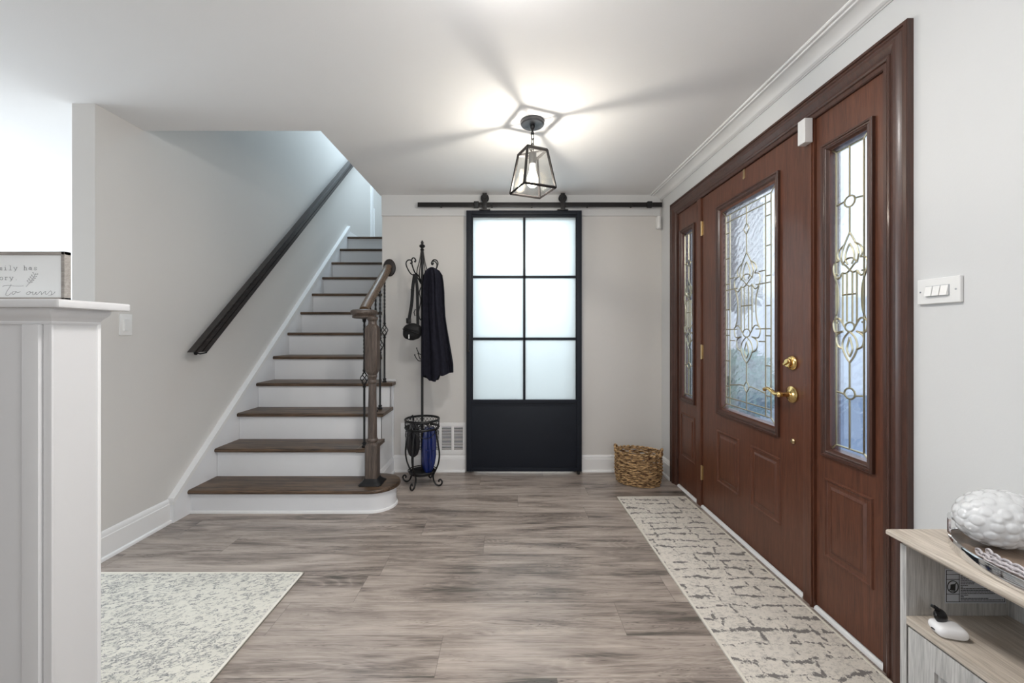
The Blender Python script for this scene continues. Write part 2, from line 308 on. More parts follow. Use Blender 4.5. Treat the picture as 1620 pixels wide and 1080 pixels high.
# ------------------------------------------------------------------ mesh helpers
class MB:
    def __init__(s): s.bm = bmesh.new()
    def box(s, x0, x1, y0, y1, z0, z1, bev=0.0, seg=2):
        x0, x1 = min(x0, x1), max(x0, x1); y0, y1 = min(y0, y1), max(y0, y1); z0, z1 = min(z0, z1), max(z0, z1)
        vs = [s.bm.verts.new((x, y, z)) for x in (x0, x1) for y in (y0, y1) for z in (z0, z1)]
        f = [(0,1,3,2), (4,6,7,5), (0,4,5,1), (2,3,7,6), (0,2,6,4), (1,5,7,3)]
        fs = [s.bm.faces.new([vs[i] for i in q]) for q in f]
        if bev > 0:
            es = list({e for ff in fs for e in ff.edges})
            bmesh.ops.bevel(s.bm, geom=es, offset=bev, segments=seg, affect='EDGES', profile=0.7, clamp_overlap=True)
        return s
    def prism(s, poly, a, b, axis='X', cap=True):
        """poly of 2D points extruded from a to b along axis; 2D order: X->(y,z) Y->(x,z) Z->(x,y)"""
        def P(p, t):
            return {'X': (t, p[0], p[1]), 'Y': (p[0], t, p[1]), 'Z': (p[0], p[1], t)}[axis]
        A = [s.bm.verts.new(P(p, a)) for p in poly]; B = [s.bm.verts.new(P(p, b)) for p in poly]
        n = len(poly)
        for i in range(n): s.bm.faces.new((A[i], A[(i+1) % n], B[(i+1) % n], B[i]))
        if cap: s.bm.faces.new(A[::-1]); s.bm.faces.new(B)
        return s
    def tube(s, pts, r, n=8, closed=False, flat=1.0, cap=True):
        """round bar through pts; r number or list"""
        pts = [Vector(p) for p in pts]; k = len(pts)
        rs = r if isinstance(r, (list, tuple)) else [r]*k
        rings = []; up = None
        for i, p in enumerate(pts):
            if closed: t = pts[(i+1) % k]-pts[i-1]
            else: t = pts[min(i+1, k-1)]-pts[max(i-1, 0)]
            if t.length < 1e-9: t = Vector((0,0,1))
            t.normalize()
            if up is None:
                up = Vector((0,0,1)) if abs(t.z) < 0.9 else Vector((1,0,0))
            a = t.cross(up)
            if a.length < 1e-6: a = t.cross(Vector((0,1,0)))
            a.normalize(); b = a.cross(t).normalized(); up = b
            rings.append([s.bm.verts.new(p + a*(math.cos(2*PI*j/n)*rs[i]) + b*(math.sin(2*PI*j/n)*rs[i]*flat)) for j in range(n)])
        m = k if closed else k-1
        for i in range(m):
            A, B = rings[i], rings[(i+1) % k]
            for j in range(n): s.bm.faces.new((A[j], A[(j+1) % n], B[(j+1) % n], B[j]))
        if cap and not closed:
            s.bm.faces.new(rings[0][::-1]); s.bm.faces.new(rings[-1])
        return s
    def lathe(s, prof, cx, cy, n=24, cz=0.0, sx=1.0, sy=1.0, cap=True):
        rings = [[s.bm.verts.new((cx+math.cos(2*PI*j/n)*r*sx, cy+math.sin(2*PI*j/n)*r*sy, cz+z)) for j in range(n)] for r, z in prof]
        for i in range(len(rings)-1):
            A, B = rings[i], rings[i+1]
            for j in range(n): s.bm.faces.new((A[j], A[(j+1) % n], B[(j+1) % n], B[j]))
        if cap: s.bm.faces.new(rings[0][::-1]); s.bm.faces.new(rings[-1])
        return s
    def ball(s, c, r, n=10, sx=1, sy=1, sz=1):
        prof = [(max(1e-4, math.sin(PI*i/n))*r, -math.cos(PI*i/n)*r) for i in range(n+1)]
        c = Vector(c)
        rings = [[s.bm.verts.new((c.x+math.cos(2*PI*j/(n*2))*q*sx, c.y+math.sin(2*PI*j/(n*2))*q*sy, c.z+z*sz)) for j in range(n*2)] for q, z in prof]
        for i in range(n):
            A, B = rings[i], rings[i+1]
            for j in range(n*2): s.bm.faces.new((A[j], A[(j+1) % (n*2)], B[(j+1) % (n*2)], B[j]))
        s.bm.faces.new(rings[0][::-1]); s.bm.faces.new(rings[-1])
        return s
    def loft(s, rings, closed=True, cap=True):
        R_ = [[s.bm.verts.new(p) for p in r] for r in rings]
        n = len(R_[0])
        for i in range(len(R_)-1):
            for j in range(n if closed else n-1): s.bm.faces.new((R_[i][j], R_[i][(j+1) % n], R_[i+1][(j+1) % n], R_[i+1][j]))
        if cap and closed: s.bm.faces.new(R_[0][::-1]); s.bm.faces.new(R_[-1])
        return s
    def xf(s, M):
        bmesh.ops.transform(s.bm, matrix=M, verts=s.bm.verts); return s
    def build(s, name, m, parent=None, smooth=True, origin=None, ang=35):
        bmesh.ops.recalc_face_normals(s.bm, faces=s.bm.faces)
        if parent is not None and origin is None: origin = None
        me = bpy.data.meshes.new(name)
        if origin is not None: bmesh.ops.translate(s.bm, verts=s.bm.verts, vec=-Vector(origin))
        s.bm.to_mesh(me); s.bm.free()
        me.materials.append(MATS[m] if isinstance(m, str) else m)
        o = bpy.data.objects.new(name, me); C.objects.link(o)
        if origin is not None: o.location = origin
        if smooth:
            for p in me.polygons: p.use_smooth = True
            try: me.set_sharp_from_angle(angle=R(ang))
            except Exception: pass
        if parent is not None:
            o.parent = parent
            # geometry is written in world coordinates: undo the parent's place
            o.matrix_parent_inverse = world_of(parent).inverted()
        return o
def world_of(o):
    M = Matrix.LocRotScale(o.location, o.rotation_euler, o.scale)
    if o.parent: M = world_of(o.parent) @ o.matrix_parent_inverse @ M
    return M
def tag(o, label=None, cat=None, group=None, kind=None):
    if label: o['label'] = label
    if cat: o['category'] = cat
    if group: o['group'] = group
    if kind: o['kind'] = kind
    return o
def thing(name, loc, label, cat, group=None, kind=None):
    o = bpy.data.objects.new(name, None); C.objects.link(o); o.location = loc; o.empty_display_size = 0.1
    return tag(o, label, cat, group, kind)
def bez(p0, p1, p2, p3, n=10):
    out = []
    for i in range(n+1):
        t = i/n; a = (1-t)**3; b = 3*t*(1-t)**2; c = 3*t*t*(1-t); d = t**3
        out.append(tuple(a*p0[k]+b*p1[k]+c*p2[k]+d*p3[k] for k in range(len(p0))))
    return out
def catmull(pts, n=8):
    P = [Vector(p) for p in pts]; out = []
    for i in range(len(P)-1):
        a, b, c, d = P[max(i-1, 0)], P[i], P[i+1], P[min(i+2, len(P)-1)]
        for k in range(n):
            t = k/n
            out.append(0.5*((2*b)+(c-a)*t+(2*a-5*b+4*c-d)*t*t+(3*b-a-3*c+d)*t**3))
    out.append(P[-1]); return out

# ------------------------------------------------------------------ the room shell
XL, XR, YF, ZC = -2.06, 1.285, 3.37, 2.297      # left wall, right wall, far wall, ceiling
WT = 0.115                                      # wall thickness
def struct(name, mb, m, label=None, parent=None, **k):
    o = mb.build(name, m, parent, **k)
    if parent is None: o['kind'] = 'structure'
    if label: o['label'] = label
    if label and parent is None: o['category'] = name.split('_')[0]
    return o
struct('floor', MB().box(-5.1, 1.44, -3.4, 7.0, -0.10, 0.0), 'floor', 'grey brown wood-look plank floor of the entrance hall', smooth=False)
struct('ceiling', MB().prism([(-5.1, -3.4), (1.40, -3.4), (1.40, 5.9), (-0.93, 5.9), (-0.93, 3.485), (-1.06, 3.485), (-1.06, 2.294), (XL-WT, 2.294), (XL-WT, 3.6), (-5.1, 3.6)], ZC, 2.385, 'Z'),
       'ceiling_paint', 'white hall ceiling with the open stairwell cut into it', smooth=False)
struct('wall_left', MB().prism([(2.02, 0), (6.9, 0), (6.9, 4.8), (2.18, 4.8), (2.18, ZC), (2.02, ZC)], XL-WT, XL, 'X'), 'wall_paint', 'warm white wall along the left side of the stairs', smooth=False)
struct('wall_far', MB().prism([(-1.045, 0), (-0.27, 0), (-0.27, 2.07), (0.537, 2.07), (0.537, 0), (XR, 0), (XR, ZC), (-1.045, ZC)], YF, YF+WT, 'Y'), 'wall_paint', 'pale wall behind the black sliding door', smooth=False)
m = MB()
m.prism([(0.02, 0), (1.372, 0), (1.372, 2.056), (3.059, 2.056), (3.059, 0), (5.9, 0), (5.9, ZC), (0.02, ZC)], XR, XR+WT, 'X')
m.box(XR, XR+WT, -3.4, -1.6, 0, ZC); m.box(XR, XR+WT, -1.6, 0.02, 0, 0.88); m.box(XR, XR+WT, -1.6, 0.02, 2.12, ZC)
struct('wall_right', m, 'wall_paint_right', 'white wall around the brown front door', smooth=False)
m = MB(); m.box(-5.1, -.4, -3.4, -3.28, 0, ZC); m.box(1.1, XR, -3.4, -3.28, 0, ZC); m.box(-.4, 1.1, -3.4, -3.28, 0, 0.55); m.box(-.4, 1.1, -3.4, -3.28, 2.2, ZC)
struct('wall_back', m, 'wall_paint', smooth=False)
m = MB(); m.box(-5.1, -5.0, -3.28, -0.4, 0, ZC); m.box(-5.1, -5.0, 3.1, 3.6, 0, ZC); m.box(-5.1, -5.0, -0.4, 3.1, 0, 0.6); m.box(-5.1, -5.0, -0.4, 3.1, 2.25, ZC)
struct('wall_outer', m, 'wall_paint', smooth=False)
struct('wall_side_room', MB().box(-5.0, XL-WT, 3.46, 3.58, 0, ZC), 'wall_paint_right', 'bright wall of the room beyond the half wall', smooth=False)
m = MB()
m.prism([(3.485, 0), (6.9, 0), (6.9, 4.8), (2.294, 4.8), (2.294, 2.385), (3.485, 2.385)], -1.045, -0.93, 'X')
m.box(XL, -1.045, 2.18, 2.294, 2.385, 4.8)
m.box(XL-WT, -0.93, 6.9, 7.0, 0, 4.8); m.box(XL-WT, -0.93, 2.18, 7.0, 4.8, 4.88)
struct('wall_stairwell', m, 'wall_paint', smooth=False)
m = MB(); m.box(-0.93, XR, 5.8, 5.9, 0, ZC)
struct('wall_back_room', m, 'wall_paint_right', smooth=False)
# upper landing beyond the last step
struct('floor_landing', MB().box(XL, -1.045, 5.36, 6.9, 2.24, 2.372), 'tread_wood', smooth=False)
m = MB(); m.box(XL, XL+0.014, 5.19, 6.9, 2.372, 2.47)
m.box(XL, XL+0.02, 6.08, 6.15, 2.47, 4.5); m.box(XL, XL+0.012, 6.22, 6.25, 2.47, 3.07)
struct('trim_3', m, 'trim_white', 'white trim on the upper landing at the top of the stairs')

def base_prof(h=0.138, t=0.014):       # (out from wall, z)
    return [(0, 0), (t+0.012, 0), (t+0.012, 0.006), (t+0.008, 0.014), (t, 0.018), (t, h-0.032), (t-0.003, h-0.028), (t-0.003, h-0.014), (t-0.008, h-0.004), (t-0.010, h), (0, h)]
P_ = base_prof()
struct('baseboard_left', MB().prism([(XL+a, z) for a, z in base_prof(0.146)], 2.02, 2.485, 'Y'), 'trim_white', 'white baseboard on the left wall before the stairs')
m = MB(); m.prism([(YF-a, z) for a, z in P_], -0.955, -0.352, 'X')
struct('baseboard_far_left', m, 'trim_white', 'white baseboard behind the coat rack')
m = MB(); m.prism([(YF-a, z) for a, z in P_], 0.615, XR, 'X')
struct('baseboard_far_right', m, 'trim_white', 'white baseboard right of the sliding door')
struct('baseboard_right', MB().prism([(XR-a, z) for a, z in P_], 3.152, YF, 'Y'), 'trim_white', 'short white baseboard beside the front door in the corner')
struct('baseboard_near', MB().prism([(XR-a, z) for a, z in P_], -3.2, 1.279, 'Y'), 'trim_white')
struct('baseboard_side_room', MB().prism([(3.46-a, z) for a, z in P_], -5.0, XL-WT, 'X'), 'trim_white')
# crown moulding over the front door
cp = [(0, 0), (0, -0.038), (0.006, -0.040), (0.012, -0.036), (0.016, -0.0385), (0.026, -0.034), (0.034, -0.026), (0.052, -0.0155), (0.074, -0.0105), (0.088, -0.0125), (0.092, -0.008), (0.104, -0.008), (0.108, -0.004), (0.108, 0)]
struct('trim_1', MB().prism([(XR-a, ZC+z) for a, z in cp], -3.2, YF, 'Y'), 'trim_white', 'white crown moulding above the front door', ang=20)
# header board behind the sliding rail
struct('trim_2', MB().box(-1.045, XR-0.02, YF-0.018, YF, 2.124, ZC, 0.001), 'wall_paint_right', 'painted header board carrying the sliding door rail', smooth=False)

# half wall with cap
hw = thing('wall_partition', (-1.9, 1.06, 0), 'white panelled half wall with a moulded cap at the left', 'half wall', kind='structure')
HX = -1.127
m = MB(); m.box(-5.0, HX, 1.0+0.004, 1.116, 0, 1.18)
m.box(-5.0, HX-0.028, 0.996, 1.004, 0, 0.14); m.box(-1.19, HX-0.022, 0.990, 1.004, 0, 1.172, 0.003)
m.box(HX-0.019, HX+0.002, 0.998, 1.005, 0, 1.172, 0.002)
m.build('post_board', 'halfwall_paint', hw)
m = MB(); m.box(HX-0.006, HX+0.003, 1.110, 1.119, 0, 1.174, 0.002); m.build('corner_bead', 'trim_white', hw)
cap = MB(); cap.box(-5.0, HX+0.056, 0.965, 1.150, 1.2115, 1.2325, 0.008, 4); cap.build('cap_board', 'halfwall_paint', hw)
prof = [(0.000, 1.172), (0.002, 1.172), (0.003, 1.177), (0.002, 1.180), (0.004, 1.184), (0.007, 1.189), (0.012, 1.194), (0.016, 1.201), (0.017, 1.207), (0.017, 1.212), (0, 1.212)]
rings = []
for a, z in prof:
    rings.append([(-5.0, 1.0-a, z), (HX+a, 1.0-a, z), (HX+a, 1.116+a, z), (-5.0, 1.116+a, z)])
cm = MB(); cm.loft(rings); cm.build('cap_moulding', 'halfwall_paint', hw, ang=25)

# ------------------------------------------------------------------ front door unit (on the right wall)
Y0, Y1, ZT = 1.280, 3.151, 2.147
def frame_loop(mb, y0, y1, z0, z1, prof, X, open_bottom=False):
    """picture frame: prof = [(inset, out)]; X = wall plane, out goes towards -X"""
    def sec(cy, cz, sy, sz): return [(X-t, cy+sy*s_, cz+sz*s_) for s_, t in prof]
    if open_bottom:
        secs = [[(X-t, y0+s_, 0.0) for s_, t in prof], sec(y0, z1, 1, -1), sec(y1, z1, -1, -1), [(X-t, y1-s_, 0.0) for s_, t in prof]]
        mb.loft(secs)
    else:
        secs = [sec(y0, z0, 1, 1), sec(y0, z1, 1, -1), sec(y1, z1, -1, -1), sec(y1, z0, -1, 1), ]
        secs.append(secs[0]); mb.loft(secs, cap=False)
        bmesh.ops.remove_doubles(mb.bm, verts=mb.bm.verts, dist=1e-6)
unit = thing('trim_4', (XR, 2.21, 0), 'dark brown moulded wooden casing around the front door and its sidelights', 'door frame', kind='structure')
cas = [(0, 0), (0, .020), (.002, .0225), (.011, .0225), (.013, .017), (.021, .0165), (.026, .020), (.036, .0235), (.046, .0225), (.058, .016), (.066, .011), (.068, .014), (.074, .015), (.080, .012), (.083, .007), (.098, .006), (.098, 0)]
m = MB(); frame_loop(m, Y0, Y1, 0, ZT, cas, XR, True); m.build('casing', 'casing_wood', unit, ang=18)
m = MB()
m.box(XR-.004, XR+.10, 1.373, 1.380, 0, 2.05); m.box(XR-.004, XR+.10, 3.051, 3.058, 0, 2.05); m.box(XR-.004, XR+.10, 1.373, 3.058, 2.046, 2.055)
m.build('jamb', 'casing_wood', unit)
for a, b in ((1.692, 1.753), (2.683, 2.741)):
    q = MB(); q.box(XR-.005, XR+.09, a, b, 0, 2.046, 0.003); q.box(XR-.011, XR, a+.006, a+.016, 0, 2.046, 0.002) if a < 2 else None
    q.build('mullion', 'mahogany', unit)
m = MB()
for a, b in ((1.376, 1.692), (1.753, 2.683), (2.741, 3.052)):
    m.box(XR+.012, XR+.10, a, b, 0, 0.020)
m.build('sill_shade', 'shadow_gap', unit)  # near-black colour stands in for the shade under the doors
for a, b in ((1.380, 1.690), (1.757, 2.678), (2.745, 3.050)):
    MB().prism([(XR+.011, 0.0), (XR+.011, 0.015), (XR+.004, 0.015), (XR-.003, .011), (XR-.007, 0.0)], a, b, 'Y').build('threshold_strip', 'trim_white', unit)
# the white contact sensor is built with the small things

def curve_tube(mb, pts, r): mb.tube([(XG, p[0], p[1]) for p in pts], r, 6)
XG = XR + .0135
def mirror(fn):
    for s_ in (-1, 1):
        fn(s_)
def oval(mb, cy, cz, ry, rz, r, n=16): mb.tube([(XG, cy+ry*math.cos(2*PI*i/n), cz+rz*math.sin(2*PI*i/n)) for i in range(n)], r, 6, closed=True)
def leading(mb, yc, zc, w, h, W, H, door=False):
    """w,h = half size of inner border; W,H = half size of glass"""
    r = .0036 if not door else .0033
    L_ = lambda *p: curve_tube(mb, [(yc+a, zc+b) for a, b in p], r)
    S_ = lambda *p: curve_tube(mb, [(yc+a.x, zc+a.y) for a in catmull([Vector((q[0], q[1], 0)) for q in p], 6)], r)
    # border, joined to the glass corners
    L_((-w, -h), (w, -h)); L_((-w, h), (w, h)); L_((-w, -h), (-w, h)); L_((w, -h), (w, h))
    for sx in (-1, 1):
        for sz in (-1, 1): L_((sx*w, sz*h), (sx*W, sz*H))
    if door:
        w2, h2 = w-.042, h-.040
        for sx in (-1, 1):
            L_((sx*w2, -h), (sx*w2, h)); L_((-w, sx*h2), (w, sx*h2))
            for k in range(-3, 4):
                L_((sx*w, k*.15), (sx*w2, k*.15))
        fw = .118; k = 1.0
        ov = .43; sh = 1.0
    else:
        fw = w*1.22; k = 1.0; ov = .365
    if not door:
        for s_ in (-1, 1):       # side rails that only run near the ends
            L_((0, s_*h), (0, s_*(ov+.02)))
            S_((-w, s_*ov), (-w*.5, s_*(ov+.004)), (-.022, s_*(ov+.006)))
            S_((w, s_*ov), (w*.5, s_*(ov+.004)), (.022, s_*(ov+.006)))
            oval(mb, yc, zc+s_*(ov), .024, .021, r, 12)
            L_((0, s_*(ov-.021)), (0, s_*.247))
    else:
        for s_ in (-1, 1):
            L_((0, s_*h), (0, s_*(ov+.03)))
            S_((0, s_*(ov+.03)), (.022, s_*ov), (0, s_*(ov-.03))); S_((0, s_*(ov+.03)), (-.022, s_*ov), (0, s_*(ov-.03)))
            L_((0, s_*(ov-.03)), (0, s_*.30))
            L_((-w2, s_*.18), (-.11, s_*.18)); L_((w2, s_*.18), (.11, s_*.18))
            if s_ < 0: S_((-w2, -.44), (-.05, -.425), (-.02, -.43)); S_((w2, -.44), (.05, -.425), (.02, -.43))
            else: L_((-w2, .40), (w2, .40)) if False else None
    q_ = 1.22 if door else 1.0
    cb = .11*q_
    def F(*p): S_(*[(a*fw, b*q_) for a, b in p])
    for q in (-1, 1):
        F((0, .247), (q*.20, .222), (q*.42, .188), (q*.52, .158)); F((0, .205), (q*.20, .178), (q*.26, .150), (q*.12, .126))
        F((q*.30, .205), (q*.62, .188), (q*.74, .165), (q*.62, .146)); F((q*.62, .146), (q*.92, .140), (q*1.0, .115), (q*.90, .090), (q*.66, .078), (q*.44, .098))
        F((q*.52, .158), (q*.44, .134), (q*.26, .124), (0, .104)); F((q*.44, .098), (q*.22, .094), (0, .104))
        F((q*.92, .088), (q*.74, .045), (q*.70, 0), (q*.74, -.045), (q*.92, -.088))
        F((0, -.247), (q*.26, -.222), (q*.44, -.188), (q*.34, -.155), (0, -.128)); F((0, -.225), (q*.16, -.195), (0, -.150))
        F((q*.30, -.112), (q*.62, -.080), (q*.95, -.086), (q*1.0, -.108), (q*.86, -.132), (q*.40, -.128)); F((q*.40, -.128), (q*.78, -.146), (q*.74, -.182), (q*.42, -.196))
    F((-.44, .128), (-.22, .146), (0, .150), (.22, .146), (.44, .128))
    oval(mb, yc, zc-.112*q_, fw*.28, .018*q_, r, 12)
    for q in (-1, 1):
        L_((q*fw*.16, cb-.012), (q*fw*.16, -cb+.018)); L_((q*fw*.42, cb-.010), (q*fw*.42, -cb+.010))
    L_((-fw*.42, .012), (fw*.42, .012)); 
    L_((-w, cb*.86), (-fw*.7, cb*.86)); L_((w, cb*.86), (fw*.7, cb*.86)); L_((-w, -cb*.86), (-fw*.7, -cb*.86)); L_((w, -cb*.86), (fw*.7, -cb*.86))

def raised_panel(mb, y0, y1, z0, z1, X):
    pr = [(0, 0), (.004, .006), (.009, .0065), (.013, .001), (.020, -.002), (.024, -.002), (.040, .0045), (.042, .0045)]
    frame_loop(mb, y0, y1, z0, z1, [(0, -.002)]+pr+[(.042, -.002)], X)
    mb.box(X-.0045, X+.004, y0+.041, y1-.041, z0+.041, z1-.041)

XS = XR+.005                                    # face of the slabs
def slab(mb, y0, y1, z0, z1, g, X):
    gy0, gy1, gz0, gz1 = g
    mb.box(X, X+.043, y0, gy0, z0, z1); mb.box(X, X+.043, gy1, y1, z0, z1)
    mb.box(X, X+.043, gy0, gy1, z0, gz0); mb.box(X, X+.043, gy0, gy1, gz1, z1)
gp = [(0, 0), (0, .012), (.003, .0145), (.008, .0145), (.010, .010), (.014, .009), (.020, .0115), (.024, .009), (.028, .003), (.031, .000), (.031, -.008), (.006, -.008)]
for nm, lab, y0, y1 in (('window_1', 'far leaded glass sidelight left of the front door', 2.744, 3.050), ('window_2', 'near leaded glass sidelight right of the front door', 1.381, 1.689)):
    t = thing(nm, (XR, (y0+y1)/2, 0), lab, 'sidelight', kind='structure')
    yc = (y0+y1)/2; ho = .1285; g = (yc-.084, yc+.084, .687, 1.880)
    m = MB(); slab(m, y0, y1, .02, 2.045, g, XS); m.build('panel_slab', 'mahogany', t, smooth=False)
    m = MB(); frame_loop(m, yc-ho+.012, yc+ho-.012, .655, 1.912, gp, XS); m.build('glass_surround', 'casing_wood', t, ang=18)
    m = MB(); raised_panel(m, yc-.111, yc+.111, .245, .568, XS); m.build('raised_panel', 'mahogany', t, ang=18)
    MB().box(XG-.001, XG+.003, yc-.09, yc+.09, .68, 1.887).build('glass_pane', 'bevel_glass', t, smooth=False)
    m = MB(); leading(m, yc, 1.286, .062, .575, .086, .597); m.build('leading', 'lead_came', t)
t = thing('door_1', (XR, 2.68, 0), 'brown wooden front door with an oval patterned leaded glass window and brass hardware', 'front door', kind='structure')
g = (1.955, 2.442, .700, 1.875)
m = MB(); slab(m, 1.758, 2.677, .022, 2.043, g, XS); m.build('door_slab', 'mahogany', t, smooth=False)
m = MB(); frame_loop(m, 1.914, 2.484, .659, 1.921, gp, XS); m.build('glass_surround', 'casing_wood', t, ang=18)
for a, b in ((1.909, 2.146), (2.252, 2.487)):
    m = MB(); raised_panel(m, a, b, .240, .560, XS); m.build('raised_panel', 'mahogany', t, ang=18)
MB().box(XG-.001, XG+.003, 1.95, 2.447, .694, 1.881).build('glass_pane', 'leaded_glass', t, smooth=False)
m = MB(); leading(m, 2.198, 1.288, .205, .555, .245, .590, True); m.build('leading', 'lead_came', t)
# hardware
m = MB(); m.lathe([(.0, 0), (.031, 0), (.033, .004), (.030, .009), (.024, .013), (.020, .014), (.0, .014)], 0, 0, 24, cap=False)
m.lathe([(.0, .014), (.020, .014), (.020, .024), (.017, .027), (0, .027)], 0, 0, 20, cap=False); m.box(-.005, .005, -.018, .018, .024, .034, .002)
m.xf(Matrix.Translation((XS, 1.832, 1.016)) @ Matrix.Rotation(R(-90), 4, 'Y') @ Matrix.Rotation(R(28), 4, 'Z'))
m.build('deadbolt', 'brass', t)
lev = MB(); lev.lathe([(.0, 0), (.036, 0), (.038, .003), (.037, .006), (.030, .009), (.026, .010), (.022, .013), (.013, .016), (.011, .020), (0, .020)], 0, 0, 28, cap=False)
lev.xf(Matrix.Translation((XS, 1.832, .873)) @ Matrix.Rotation(R(-90), 4, 'Y'))
rose = lev.build('rose', 'brass', t)
m = MB(); m.tube([(XS-.012, 1.832, .873), (XS-.060, 1.832, .873)], [.011, .010], 12); m.ball((XS-.060, 1.832, .873), .013, 6)
m.tube(catmull([(XS-.060, 1.832, .873), (XS-.060, 1.858, .872), (XS-.060, 1.885, .882), (XS-.058, 1.915, .889), (XS-.056, 1.94, .884), (XS-.052, 1.95, .880)], 5), [.010]*6+[.009]*6+[.008]*6+[.0075]*6+[.009, .009], 10)
m.build('lever', 'brass', rose)
m = MB(); m.lathe([(.0, 0), (.011, 0), (.012, .006), (.008, .011), (0, .012)], 0, 0, 16, cap=False); m.xf(Matrix.Translation((XS, 1.822, .664)) @ Matrix.Rotation(R(-90), 4, 'Y')); m.build('lower_bolt', 'antique_brass', t)
for z in (1.843, 1.027, .228):
    m = MB(); m.tube([(XS-.006, 2.6805, z-.048), (XS-.006, 2.6805, z+.048)], .006, 8); m.box(XS-.002, XS+.002, 2.664, 2.697, z-.045, z+.045, .001); m.build('hinge', 'antique_brass', t)
m = MB(); m.box(XS-.004, XS, 2.195, 2.213, 1.995, 2.043, .003); m.ball((XS-.004, 2.204, 1.997), .009, 5, sx=.4); m.build('hanger_tab', 'antique_brass', t)

# ------------------------------------------------------------------ sliding door (far wall)
bd = thing('door_2', (0.134, 3.30, 0.02), 'black framed sliding barn door with six frosted panes', 'sliding door', kind='structure')
DX0, DX1, DZ0, DZ1 = -.3365, .6060, .022, 2.152; YD0, YD1 = 3.300, 3.335
m = MB()
s1 = .040
m.box(DX0, DX0+s1, YD0, YD1, DZ0, DZ1, .002); m.box(DX1-s1, DX1, YD0, YD1, DZ0, DZ1, .002)
m.box(DX0+s1, DX1-s1, YD0, YD1, DZ1-.032, DZ1, .002); m.box(DX0+s1, DX1-s1, YD0, YD1, DZ0, DZ0+.03, .002)
m.box(DX0+s1, DX1-s1, YD0, YD1, .578, .608, .002)
m.build('door_frame', 'door_black', bd)
gx0, gx1 = DX0+.053, DX1-.049; gz0, gz1 = .606, 2.098
m = MB()
m.box(DX0+s1, gx0, YD0+.008, YD1-.006, .60, DZ1-.03, .001); m.box(gx1, DX1-s1, YD0+.008, YD1-.006, .60, DZ1-.03, .001)
m.box(gx0, gx1, YD0+.008, YD1-.006, gz1, DZ1-.03, .001)
xm = (gx0+gx1)/2
m.box(xm-.0095, xm+.0095, YD0+.006, YD1-.006, gz0, gz1, .002)
for zz in (1.611, 1.105): m.box(gx0, gx1, YD0+.006, YD1-.006, zz-.0105, zz+.0105, .002)
m.build('glazing_bar', 'door_black', bd)
for a, b in ((gx0, xm), (xm, gx1)):
    for c, d in ((gz0, 1.105), (1.105, 1.611), (1.611, gz1)):
        MB().box(a, b, YD0+.016, YD0+.021, c, d).build('frosted_pane', 'frosted_glass', bd, smooth=False)
m = MB(); m.box(DX0+s1, DX1-s1, YD0+.010, YD1-.008, DZ0+.02, .585); m.box(DX0+s1+.004, DX1-s1-.004, YD0+.007, YD0+.011, DZ0+.038, .552, .002)
m.build('kick_panel', 'door_black', bd)
m = MB(); m.tube([(DX0+.016, YD0-.022, 1.005), (DX0+.016, YD0-.022, 1.145)], .006, 8); m.box(DX0+.007, DX0+.025, YD0-.020, YD0+.001, 1.138, 1.152, .002); m.box(DX0+.007, DX0+.025, YD0-.020, YD0+.001, .998, 1.012, .002)
m.build('pull_handle', 'bronze_metal', bd)
MB().lathe([(.008, 0), (.012, .004), (.012, .02), (.008, .024)], DX1-.03, YD0-.006, 12, cz=.002).build('floor_guide', 'black_metal', bd)
for hx in (-.186, .450):
    h = MB(); h.box(hx-.018, hx+.018, 3.287, 3.294, 2.150, 2.262, .002); h.box(hx-.017, hx+.017, 3.287, 3.294, 2.262, 2.290, .001)
    h.box(hx-.045, hx+.045, 3.288, 3.330, 2.152, 2.159, .002)
    ho = h.build('hanger_strap', 'bronze_metal', bd)
    q = MB(); q.lathe([(0, -.011), (.030, -.011), (.034, -.008), (.028, 0), (.034, .008), (.030, .011), (0, .011)], 0, 0, 28, cap=False); q.xf(Matrix.Translation((hx, 3.306, 2.253)) @ Matrix.Rotation(R(90), 4, 'X'))
    q.build('roller_wheel', 'black_metal', ho)
    q = MB(); q.lathe([(0, 0), (.009, 0), (.009, .006), (0, .006)], 0, 0, 6, cap=False); q.xf(Matrix.Translation((hx, 3.287, 2.255)) @ Matrix.Rotation(R(90), 4, 'X')); q.build('roller_bolt', 'black_metal', ho)
rl = thing('door_rail', (0.25, 3.31, 2.2), 'long flat black steel rail above the sliding door', 'rail')
m = MB(); m.box(-.735, 1.262, 3.303, 3.309, 2.181, 2.219, .001); m.build('rail_bar', 'bronze_metal', rl)
for bx in (-.55, -.13, .20, .66, 1.02):
    m = MB(); m.lathe([(.010, 0), (.010, .050)], 0, 0, 12); m.lathe([(.009, .050), (.009, .056), (.004, .058)], 0, 0, 6); m.xf(Matrix.Translation((bx, 3.353, 2.198)) @ Matrix.Rotation(R(90), 4, 'X')); m.build('standoff_bolt', 'black_metal', rl)
for bx in (-.255, 1.160):
    MB().box(bx-.020, bx+.020, 3.293, 3.319, 2.176, 2.226, .006, 3).build('end_stop', 'black_metal', rl)

# ------------------------------------------------------------------ outside, seen through the leaded glass
struct('ground', MB().box(1.44, 14, -2, 16, -.25, -.12), mat('porch_slate', (0.16, 0.22, 0.32), 0.5, noise_amt=0.4, nscale=3), smooth=False)
struct('wall_outside', MB().box(1.9, 9, 8.2, 8.3, -.1, 1.9), mat('siding', (0.85, 0.86, 0.87), 0.7), 'pale house wall outside beyond the door glass', smooth=False)

